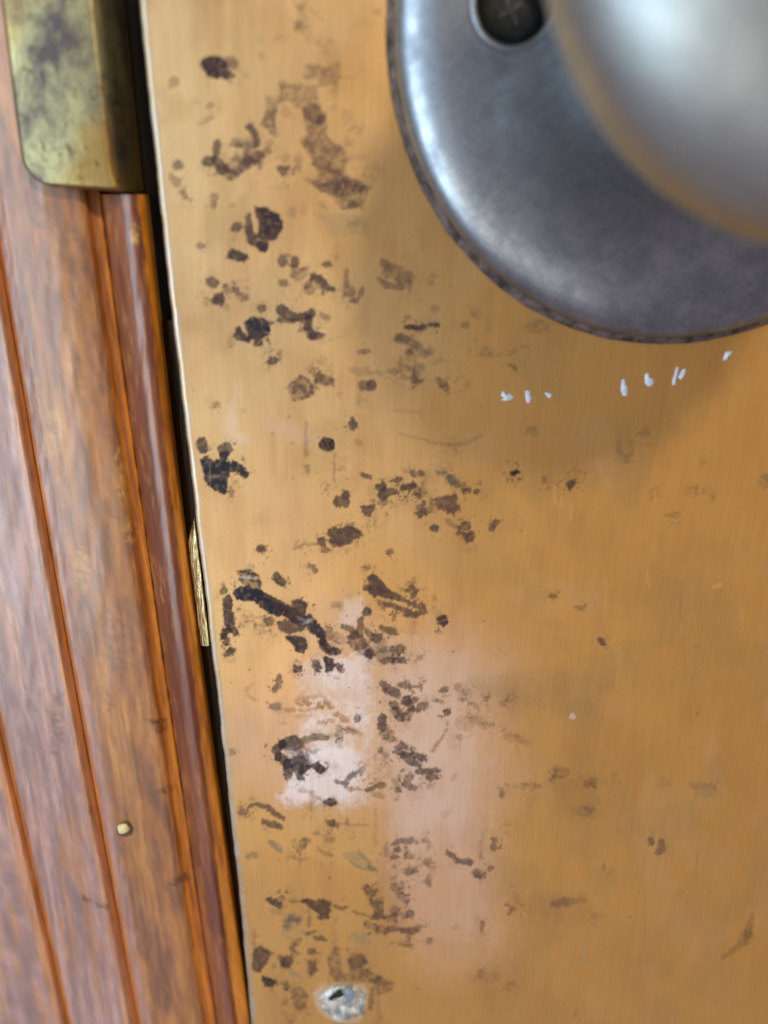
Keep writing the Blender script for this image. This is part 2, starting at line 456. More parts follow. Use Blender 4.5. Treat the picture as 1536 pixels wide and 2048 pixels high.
e, s, p = 'e', 's', 'p'
S((0, 0), 3.072, [])
S((480, 0), 4.518, [  # smears near the top
    (e, 560, 60, 40, 28, 'B', .45), (s, [(550, 80), (550, 180), (530, 240), (610, 300), (620, 380)], [60, 70, 90, 70, 70], 'Bm', .45),
    (e, 535, 235, 45, 35, 'M', .35), (s, [(640, 90), (690, 130), (740, 190)], [30, 40, 40], 'B', .28), (e, 700, 385, 22, 22, 'B', .4),
    (e, 185, 355, 30, 40, 'G', .3), (s, [(320, 360), (350, 345), (390, 325)], [30, 26, 14], 'B', .35), (e, 200, 510, 26, 30, 'G', .3),
    (e, 60, 680, 22, 24, 'G', .25), (e, 1235, 120, 40, 34, 'O', .35), (e, 820, 375, 24, 18, 'B', .35), (p, [(690, 400), (860, 420), (900, 600), (740, 700), (600, 600), (760, 560)], 'Bm', .25),
    (e, 860, 780, 20, 20, 'B', .5), (e, 860, 825, 14, 12, 'B', .4), (e, 850, 980, 30, 20, 'B', .35),
    (p, [(900, 700), (1050, 680), (1060, 710), (930, 740)], 'B', .3), (e, 960, 1060, 45, 65, 'B', .32), (s, [(990, 1190), (1030, 1140), (1090, 1170), (1060, 1220)], [26, 34, 30, 30], 'B', .42),
    (p, [(575, 600), (700, 590), (760, 620), (900, 560), (900, 700), (870, 760), (700, 780), (360, 745), (355, 920), (420, 900), (500, 970), (560, 1000), (720, 960), (690, 860), (720, 700), (575, 740)], 'Bm', .72),
    (s, [(370, 760), (370, 900)], [30, 36], 'M', .35)])
S((340, 60), 3.072, [
    (p, [(195, 215), (215, 180), (270, 165), (315, 175), (345, 210), (370, 270), (360, 300), (340, 300), (325, 275), (280, 290), (240, 275)], 'D', 1),
    (p, [(340, 175), (380, 165), (420, 200), (410, 235), (375, 235), (355, 205)], 'D', .7), (e, 28, 315, 26, 24, 'B', .6), (e, 245, 465, 16, 14, 'B', .55),
    (s, [(180, 575), (215, 565), (250, 540)], [12, 14, 16], 'B', .5), (s, [(145, 440), (190, 442)], 8, 'C', .4),
    (p, [(595, 410), (660, 450), (640, 560), (655, 640), (635, 650), (605, 600), (565, 580), (600, 500)], 'Mm', .8),
    (s, [(490, 600), (515, 625), (540, 700)], [36, 36, 26], 'D', .85),
    (s, [(285, 765), (290, 700)], [30, 42], 'D', .8), (e, 235, 808, 32, 28, 'D', .85), (s, [(275, 790), (320, 850)], [40, 70], 'D', .85),
    (s, [(320, 850), (375, 900), (440, 850), (500, 790), (480, 710), (400, 690), (365, 705)], [44, 44, 44, 80, 70, 34, 10], 'Mm', .85),
    (p, [(330, 850), (400, 780), (470, 760), (490, 820), (400, 890)], 'Ms', .7), (s, [(520, 790), (600, 740)], [50, 36], 'Mm', .8), (s, [(560, 780), (555, 850)], [34, 20], 'M', .7),
    (e, 610, 700, 14, 20, 'B', .5), (e, 50, 830, 27, 24, 'D', .75), (s, [(5, 890), (40, 940), (65, 920)], [20, 44, 14], 'B', .65), (s, [(75, 990), (100, 1030)], [26, 22], 'M', .6),
    (s, [(275, 1025), (270, 1080)], [42, 26], 'B', .65), (p, [(665, 845), (735, 845), (690, 895)], 'M', .9), (e, 715, 790, 20, 30, 'B', .38), (e, 790, 810, 22, 52, 'B', .5),
    (e, 715, 510, 30, 26, 'C', .5), (s, [(605, 965), (680, 980)], 8, 'B', .3), (e, 730, 965, 10, 18, 'B', .35), (e, 385, 1078, 14, 10, 'C', .5), (e, 465, 280, 16, 18, 'G', .25),
    (e, 555, 165, 18, 18, 'G', .25), (p, [(525, 1090), (600, 1105), (660, 1140), (688, 1180), (680, 1230), (640, 1285), (590, 1285), (525, 1265), (550, 1245), (548, 1190), (535, 1130)], 'D', 1),
    (s, [(485, 1145), (485, 1240), (510, 1300), (570, 1330)], [14, 40, 44, 50], 'D', .9), (e, 570, 1330, 33, 28, 'D', .95), (e, 412, 1210, 25, 22, 'D', .85), (s, [(405, 1240), (398, 1290)], [14, 6], 'B', .3),
    (p, [(355, 1395), (390, 1350), (430, 1370), (475, 1395), (455, 1420), (410, 1410)], 'D', .95), (e, 190, 1327, 17, 14, 'M', .65), (e, 695, 1420, 22, 28, 'M', .85), (e, 768, 1425, 18, 26, 'D', .85),
    (p, [(745, 1510), (765, 1455), (790, 1480), (845, 1465), (835, 1510), (800, 1530)], 'Mm', .8), (e, 965, 1440, 22, 17, 'O', .95), (e, 755, 1115, 30, 28, 'B', .42), (e, 820, 1110, 15, 25, 'B', .32),
    (e, 1130, 1190, 40, 16, 'B', .3, -20),
    (p, [(810, 490), (930, 480), (960, 560), (960, 640), (1010, 700), (1060, 720), (1090, 790), (1060, 880), (1180, 930), (1220, 980), (1180, 1090), (1050, 1100), (1000, 1020), (930, 990), (870, 930), (930, 900), (880, 830), (870, 760), (800, 690), (860, 660), (820, 580)], 'Bm', .85),
    (e, 880, 510, 48, 50, 'M', .55), (e, 930, 548, 17, 15, 'D', .85), (s, [(830, 680), (870, 760), (930, 830), (1000, 830)], [50, 34, 34, 26], 'Mm', .45),
    (s, [(930, 720), (990, 740), (1040, 730)], [30, 50, 40], 'B', .5), (p, [(920, 960), (1000, 930), (1100, 910), (1180, 950), (1170, 990), (1050, 1015), (950, 995)], 'Mm', .85),
    (s, [(845, 920), (920, 965)], [22, 12], 'B', .5), (e, 1120, 1070, 18, 16, 'M', .7), (s, [(920, 1070), (960, 1100), (940, 1060)], [16, 20, 14], 'B', .5), (s, [(1060, 1060), (1070, 1100), (1180, 1060)], [16, 16, 30], 'B', .4),
    (e, 1205, 970, 24, 10, 'M', .55), (e, 945, 870, 22, 24, 'B', .5), (s, [(1090, 790), (1180, 790)], 22, 'B', .35), (e, 1250, 880, 60, 60, 'Bb', .35), (e, 1090, 690, 26, 22, 'B', .35), (e, 1035, 885, 40, 26, 'M', .45)])
S((340, 460), 3.072, [
    (s, [(885, 290), (930, 310), (960, 350), (1005, 365)], [38, 40, 34, 18], 'D', .9), (e, 698, 325, 24, 18, 'O', .75), (s, [(865, 315), (835, 350)], [26, 24], 'M', .7), (e, 858, 372, 26, 20, 'M', .6),
    (e, 260, 322, 32, 24, 'D', .8, 20), (p, [(262, 432), (285, 400), (325, 382), (330, 430), (310, 465), (280, 455)], 'D', .95), (s, [(340, 345), (350, 375), (400, 370), (455, 415)], [28, 34, 26, 46], 'Mm', .8),
    (e, 235, 425, 14, 12, 'B', .5), (e, 350, 472, 18, 24, 'B', .5), (e, 475, 357, 14, 9, 'B', .5), (e, 392, 325, 12, 12, 'M', .5), (s, [(200, 380), (215, 440)], 14, 'B', .25),
    (s, [(1085, 240), (1083, 300), (1085, 350)], [8, 26, 28], 'B', .75), (s, [(1085, 395), (1125, 385), (1118, 355)], [22, 26, 12], 'M', .7), (s, [(1185, 360), (1170, 395)], [16, 26], 'B', .75), (e, 1135, 432, 16, 12, 'M', .8),
    (p, [(1300, 180), (1350, 200), (1440, 235), (1500, 270), (1500, 320), (1460, 345), (1400, 320), (1380, 290), (1330, 290), (1310, 230)], 'Bm', .75), (s, [(1280, 300), (1340, 340), (1430, 352)], [12, 34, 26], 'B', .8),
    (e, 1320, 205, 26, 24, 'M', .4), (e, 567, 482, 24, 20, 'D', .85), (p, [(465, 575), (490, 548), (535, 540), (580, 560), (605, 600), (605, 635), (570, 660), (520, 660), (475, 675), (490, 640), (470, 605)], 'N', 1),
    (s, [(600, 575), (637, 570)], [16, 4], 'D', .8), (s, [(480, 668), (520, 650)], [18, 30], 'D', .9), (p, [(400, 650), (420, 603), (458, 650), (450, 682), (420, 672)], 'D', .95), (e, 383, 680, 20, 34, 'B', .4), (e, 545, 688, 20, 18, 'D', .95),
    (s, [(685, 490), (720, 520), (790, 540), (870, 515)], [58, 54, 40, 48], 'D', .9), (s, [(680, 553), (760, 562)], [20, 20], 'D', .8), (s, [(850, 540), (845, 600), (880, 650)], [34, 38, 50], 'D', .9),
    (s, [(800, 618), (850, 600)], [10, 24], 'D', .7), (s, [(880, 655), (945, 650)], [44, 4], 'M', .9), (s, [(935, 520), (970, 548)], [20, 14], 'B', .75), (s, [(680, 740), (675, 778)], [18, 14], 'M', .5), (e, 627, 810, 20, 16, 'D', .85),
    (e, 587, 740, 14, 16, 'B', .25), (p, [(725, 970), (765, 930), (800, 895), (850, 920), (895, 945), (880, 1000), (830, 1035), (765, 1042), (745, 1000)], 'Mm', .9),
    (s, [(870, 860), (890, 885), (930, 900)], [24, 26, 30], 'B', .65), (e, 950, 925, 44, 24, 'M', .75, 8), (e, 935, 803, 28, 20, 'B', .3), (s, [(835, 855), (880, 800), (960, 850)], [12, 20, 10], 'B', .25),
    (e, 1197, 748, 26, 9, 'M', .65), (e, 1165, 868, 55, 22, 'B', .4, 8), (s, [(1230, 880), (1400, 868)], [18, 28], 'Bm', .4), (e, 1190, 955, 28, 25, 'D', .75), (e, 1240, 955, 22, 25, 'M', .85),
    (s, [(1450, 595), (1536, 598)], [10, 26], 'M', .8), (e, 1510, 880, 20, 60, 'B', .5), (s, [(1420, 870), (1440, 910), (1510, 900), (1490, 850), (1430, 830)], 14, 'B', .45),
    (e, 285, 1070, 16, 11, 'M', .45), (e, 458, 1105, 14, 14, 'G', .25), (s, [(1125, 1155), (1122, 1198)], [8, 46], 'D', .85), (e, 965, 1315, 38, 35, 'D', 1), (s, [(838, 1180), (836, 1300), (838, 1385)], [8, 14, 20], 'M', .4),
    (s, [(843, 1450), (846, 1490)], [20, 12], 'M', .5), (s, [(1010, 1370), (1012, 1536)], 10, 'B', .3), (s, [(1055, 880), (1040, 1020)], [8, 20], 'B', .25), (s, [(1150, 1070), (1200, 1050)], 14, 'G', .35), (s, [(1150, 1090), (1200, 1090)], 10, 'G', .3),
    (e, 1160, 1305, 20, 10, 'C', .4, 30), (s, [(740, 1230), (900, 1290)], [60, 40], 'Km', .35), (s, [(600, 1160), (640, 1230), (720, 1220)], [40, 50, 30], 'Km', .35), (e, 1160, 1000, 12, 60, 'B', .15),
    (s, [(845, 320), (1050, 420)], [40, 80], 'Gb', .25), (s, [(1388, 1110), (1480, 1112), (1536, 1120)], [22, 8, 12], 'C', .3)])
S((0, 500), 2.743, [
    (p, [(1085, 1060), (1095, 1035), (1125, 1040), (1140, 1080), (1130, 1110), (1100, 1105)], 'D', .88), (s, [(1215, 1090), (1235, 1110), (1250, 1085), (1235, 1075)], [30, 50, 40, 20], 'D', .85),
    (p, [(1103, 1150), (1130, 1140), (1170, 1165), (1212, 1150), (1212, 1115), (1250, 1112), (1238, 1160), (1268, 1180), (1278, 1158), (1322, 1182), (1358, 1230), (1335, 1240), (1300, 1208), (1265, 1210), (1240, 1250), (1235, 1335), (1190, 1315), (1135, 1268), (1120, 1200)], 'N', 1),
    (e, 1270, 1328, 8, 18, 'M', .6), (s, [(1150, 1248), (1195, 1242)], 4, 'G', .7)])
S((640, 860), 3.072, [
    (s, [(490, 20), (640, 60), (800, 95), (900, 80), (995, 35)], [6, 8, 22, 12, 14], 'B', .42), (s, [(88, 150), (88, 310)], 10, 'B', .22), (e, 45, 350, 9, 16, 'B', .35), (e, 232, 78, 18, 10, 'C', .4, 30),
    (s, [(262, 274), (300, 290)], [14, 18], 'D', .8), (e, 485, 305, 17, 13, 'M', .85), (e, 575, 268, 13, 14, 'M', .8), (e, 622, 266, 15, 13, 'M', .85), (e, 135, 237, 14, 8, 'B', .4),
    (s, [(365, 350), (395, 330)], [40, 20], 'D', .85), (p, [(368, 378), (400, 360), (430, 370), (470, 372), (482, 390), (420, 395), (390, 425), (370, 410)], 'D', .88), (p, [(505, 345), (550, 335), (580, 325), (592, 345), (550, 364), (520, 360)], 'D', .95),
    (e, 610, 390, 28, 35, 'Mm', .7), (s, [(365, 445), (405, 447)], [18, 8], 'M', .6), (e, 635, 335, 10, 8, 'B', .4), (s, [(500, 370), (640, 370), (700, 430)], 8, 'B', .35),
    (p, [(88, 450), (100, 420), (130, 420), (150, 375), (175, 385), (172, 430), (168, 465), (110, 468)], 'M', .92), (p, [(258, 475), (330, 470), (325, 500), (295, 520), (262, 500)], 'M', .92),
    (s, [(298, 520), (298, 630)], [12, 6], 'B', .3), (s, [(345, 490), (340, 585)], 14, 'B', .28),
    (p, [(50, 630), (90, 605), (160, 610), (200, 600), (250, 635), (240, 650), (210, 660), (190, 690), (120, 700), (60, 680), (72, 655)], 'D', .92), (s, [(80, 640), (160, 655)], 6, 'B', .8), (s, [(60, 665), (140, 672)], 4, 'B', .7),
    (s, [(165, 605), (190, 575)], [26, 14], 'M', .6), (e, 10, 685, 20, 20, 'D', .85), (e, 35, 738, 20, 11, 'M', .75), (s, [(90, 712), (140, 706)], 8, 'M', .7), (s, [(-160, 730), (-100, 705), (-30, 700)], [6, 12, 16], 'B', .5),
    (p, [(715, 425), (745, 420), (790, 405), (835, 405), (830, 450), (855, 470), (820, 505), (790, 505), (750, 480), (715, 460)], 'M', .9), (p, [(588, 510), (640, 495), (662, 512), (610, 528)], 'M', .92),
    (s, [(605, 475), (635, 462)], [20, 24], 'M', .75), (s, [(665, 502), (690, 470), (680, 420)], [22, 26, 12], 'B', .7), (s, [(855, 440), (860, 500)], 10, 'B', .35),
    (p, [(705, 250), (760, 240), (800, 270), (850, 280), (862, 320), (830, 355), (790, 320), (760, 290)], 'Gm', .75), (s, [(790, 290), (845, 335)], [22, 34], 'D', .65), (s, [(730, 265), (780, 260)], 14, 'M', .5),
    (s, [(885, 374), (920, 370)], [14, 16], 'D', .85), (e, 960, 377, 12, 9, 'D', .75), (e, 1197, 263, 15, 8, 'N', .9, -20), (e, 705, 603, 20, 17, 'M', .95), (e, 430, 750, 13, 10, 'M', .8), (e, 290, 845, 14, 8, 'O', .7),
    (s, [(785, 555), (800, 580), (845, 597)], [22, 20, 10], 'B', .65), (s, [(860, 550), (912, 575)], [8, 16], 'B', .65), (e, 890, 595, 26, 18, 'M', .8), (s, [(855, 635), (900, 640), (930, 630)], [20, 14, 18], 'M', .85), (e, 915, 660, 28, 20, 'D', .8),
    (s, [(850, 600), (860, 635)], 10, 'B', .5), (s, [(1060, 590), (1082, 565)], [26, 16], 'M', .55), (e, 1385, 310, 14, 18, 'B', .35), (e, 290, 1118, 20, 18, 'D', .88), (e, 105, 1078, 28, 19, 'B', .4), (e, 910, 730, 50, 25, 'B', .15),
    (p, [(300, 915), (325, 895), (355, 905), (400, 960), (440, 1000), (500, 1020), (480, 1040), (440, 1035), (340, 1020), (305, 990), (320, 960)], 'M', .95), (s, [(310, 990), (350, 960), (440, 1030)], [14, 14, 10], 'D', .4),
    (e, 293, 967, 17, 12, 'D', .85), (s, [(360, 1042), (430, 1050)], 12, 'M', .75), (s, [(410, 1070), (470, 1080), (530, 1110), (590, 1142)], [14, 32, 32, 14], 'M', .85), (s, [(500, 1040), (550, 1070), (635, 1085)], [16, 22, 24], 'M', .85),
    (s, [(530, 1142), (595, 1138)], 14, 'O', .8), (s, [(600, 1126), (645, 1118)], 14, 'M', .8), (s, [(350, 1030), (480, 1060), (570, 1100)], 5, 'Y', .8), (s, [(450, 1050), (560, 1080)], 4, 'Y', .6),
    (s, [(532, 985), (570, 968), (592, 985)], [16, 22, 18], 'D', .8), (e, 574, 1010, 12, 12, 'M', .7), (s, [(580, 910), (582, 940)], 14, 'B', .5), (e, 545, 945, 12, 14, 'B', .55),
    (s, [(468, 1125), (458, 1158)], [12, 20], 'O', .65), (e, 755, 1172, 26, 24, 'D', .95), (e, 706, 1035, 9, 14, 'O', .4), (e, 1435, 1022, 18, 11, 'O', .5),
    (s, [(140, 1205), (190, 1220), (210, 1260)], [20, 30, 44], 'O', .8), (s, [(250, 1165), (245, 1260)], [26, 30], 'O', .8), (p, [(172, 1270), (215, 1240), (270, 1290), (300, 1340), (320, 1370), (310, 1400), (270, 1372), (230, 1355), (180, 1305)], 'Mm', .85),
    (s, [(292, 1235), (312, 1258)], [26, 28], 'O', .8), (e, 350, 1280, 28, 25, 'D', .88), (s, [(380, 1215), (455, 1240)], [22, 34], 'O', .85), (p, [(345, 1380), (390, 1340), (470, 1345), (480, 1378), (430, 1402), (360, 1410)], 'Nm', .75),
    (e, 495, 1340, 26, 20, 'O', .8), (e, 498, 1415, 22, 16, 'D', .8), (e, 445, 1425, 13, 10, 'M', .8), (e, 400, 1420, 20, 14, 'M', .75), (e, 305, 1375, 22, 25, 'D', .75), (e, 350, 1340, 36, 22, 'G', .5), (e, 568, 1215, 18, 50, 'Cm', .45), (e, 612, 1398, 14, 12, 'O', .5),
    (e, 270, 1310, 30, 24, 'B', .5)])
S((380, 1080), 3.072, [
    (e, 437, 52, 20, 17, 'D', .85), (s, [(535, 228), (562, 258)], [42, 40], 'D', .9), (s, [(730, 145), (725, 175)], 8, 'B', .45), (s, [(755, 165), (772, 190)], [20, 18], 'M', .7), (s, [(295, 425), (305, 425)], 9, 'M', .5),
    (p, [(305, 200), (345, 185), (390, 205), (425, 240), (430, 290), (400, 330), (310, 240)], 'Dm', .95), (e, 372, 165, 16, 18, 'G', .35),
    (p, [(275, 330), (320, 290), (400, 300), (470, 340), (560, 390), (600, 440), (560, 465), (500, 450), (440, 410), (390, 360), (330, 370), (290, 350)], 'N', 1),
    (p, [(470, 340), (560, 385), (630, 420), (635, 380), (680, 365), (712, 400), (705, 450), (680, 480), (640, 500), (580, 450)], 'D', .92), (p, [(540, 510), (600, 500), (650, 480), (700, 500), (700, 545), (640, 560), (600, 570), (550, 545)], 'M', .9),
    (s, [(600, 440), (690, 500)], [60, 50], 'D', .8), (p, [(690, 480), (740, 470), (780, 520), (830, 570), (835, 600), (790, 590), (740, 555), (700, 510)], 'N', .97),
    (p, [(790, 620), (830, 620), (870, 660), (925, 685), (890, 705), (840, 690), (810, 660)], 'D', .97), (s, [(810, 590), (825, 630)], 30, 'D', .8), (p, [(600, 600), (650, 595), (700, 610), (712, 650), (690, 685), (655, 670), (650, 640), (610, 620)], 'N', .97),
    (s, [(690, 515), (745, 490)], 5, 'S', .45), (s, [(660, 470), (720, 500)], 3, 'S', .3), (s, [(300, 225), (400, 235)], 5, 'S', .5), (s, [(460, 340), (600, 400)], 4, 'B', .5),
    (e, 490, 495, 22, 18, 'M', .7), (s, [(330, 470), (470, 478)], 7, 'B', .4), (s, [(340, 498), (385, 502)], 8, 'B', .4), (s, [(400, 522), (515, 520)], 9, 'B', .42), (s, [(430, 560), (485, 556)], 7, 'B', .35), (s, [(452, 500), (450, 565)], 7, 'B', .35), (s, [(400, 510), (405, 545)], 7, 'B', .3), (s, [(350, 470), (345, 500)], 8, 'B', .3),
    (e, 662, 795, 21, 13, 'D', .9), (e, 780, 776, 18, 25, 'D', .85, -10), (p, [(832, 725), (870, 735), (892, 765), (870, 800), (840, 802)], 'N', .97), (s, [(905, 768), (930, 795)], [20, 22], 'M', .85), (s, [(850, 810), (850, 832)], 6, 'B', .4),
    (e, 210, 312, 17, 15, 'D', .8), (s, [(230, 360), (230, 430), (247, 530)], [40, 46, 52], 'D', .93), (s, [(205, 600), (215, 560), (265, 548), (280, 575)], [18, 26, 22, 26], 'D', .9), (s, [(210, 590), (228, 625)], [20, 28], 'D', .8), (e, 245, 690, 27, 15, 'D', .85, -30),
    (p, [(830, 530), (900, 570), (960, 600), (960, 640), (880, 640), (840, 600)], 'Bs', .6), (s, [(548, 840), (550, 875), (522, 920)], [22, 24, 20], 'M', .7), (s, [(385, 890), (340, 925), (355, 960), (405, 985)], [6, 8, 6, 10], 'C', .45),
    (e, 525, 1022, 27, 14, 'M', .6), (e, 570, 1125, 16, 8, 'C', .3), (e, 250, 1303, 22, 15, 'B', .45), (e, 385, 1590, 18, 6, 'B', .35),
    (s, [(670, 970), (800, 960), (870, 1000)], [14, 8, 12], 'C', .5), (e, 700, 992, 46, 22, 'Cb', .8), (e, 820, 1012, 32, 18, 'Cb', .8), (s, [(590, 1045), (700, 1045), (870, 1025)], [16, 10, 12], 'Cm', .6), (s, [(640, 1085), (740, 1078)], 10, 'C', .4),
    (e, 905, 1075, 16, 12, 'C', .7), (e, 950, 1100, 22, 14, 'C', .75, 20), (s, [(790, 1115), (832, 1128)], 12, 'C', .65), (e, 865, 1108, 16, 8, 'C', .6), (s, [(965, 1160), (1040, 1195)], [24, 26], 'Cm', .85), (e, 990, 1165, 24, 10, 'O', .5), (e, 915, 1195, 20, 44, 'Om', .75), (e, 865, 1200, 18, 14, 'C', .5), (e, 920, 1265, 18, 12, 'C', .4),
    (s, [(565, 1255), (525, 1290), (545, 1330)], [36, 42, 36], 'D', .88), (s, [(565, 1255), (640, 1225), (665, 1260), (610, 1290)], [40, 42, 46, 44], 'D', .86), (s, [(545, 1330), (600, 1375), (680, 1345), (720, 1385), (690, 1420)], [38, 46, 40, 40, 34], 'D', .9),
    (s, [(600, 1375), (602, 1440)], [44, 46], 'D', .88), (s, [(665, 1405), (680, 1462)], [62, 26], 'D', .88), (s, [(720, 1392), (770, 1388), (800, 1408)], [12, 16, 36], 'D', .9), (e, 800, 1408, 26, 17, 'D', .9, 15), (s, [(640, 1310), (720, 1330)], [24, 20], 'D', .7),
    (s, [(690, 1235), (760, 1212), (835, 1215)], [26, 34, 26], 'O', .78), (s, [(680, 1240), (710, 1290), (760, 1305), (785, 1290)], [16, 12, 16, 20], 'O', .5), (e, 720, 1265, 44, 32, 'C', .3), (s, [(595, 1305), (650, 1312)], 18, 'P', .5),
    (s, [(895, 1480), (955, 1500), (990, 1450), (1035, 1418)], [8, 18, 24, 12], 'M', .8), (s, [(1062, 1408), (1050, 1436)], [20, 12], 'M', .55), (s, [(960, 1520), (1080, 1540)], [10, 6], 'Cm', .6), (e, 990, 1530, 14, 7, 'C', .6), (e, 1115, 1530, 21, 11, 'O', .8, -20), (e, 1170, 1508, 22, 14, 'O', .8, -20),
    (p, [(1120, 1560), (1160, 1548), (1198, 1575), (1190, 1587), (1120, 1575)], 'C', .6), (s, [(680, 1540), (740, 1546)], [14, 20], 'C', .45), (e, 862, 1612, 30, 18, 'D', .97, 8), (s, [(745, 1545), (745, 1650)], 6, 'B', .4), (s, [(745, 1545), (800, 1600)], 5, 'C', .3),
    (e, 330, 1668, 22, 12, 'M', .65), (s, [(300, 1638), (330, 1655)], 9, 'B', .5), (s, [(360, 1640), (410, 1626), (480, 1642), (520, 1680), (572, 1712)], [6, 10, 20, 24, 8], 'M', .82), (s, [(1040, 1370), (1035, 1378)], 12, 'B', .5)])
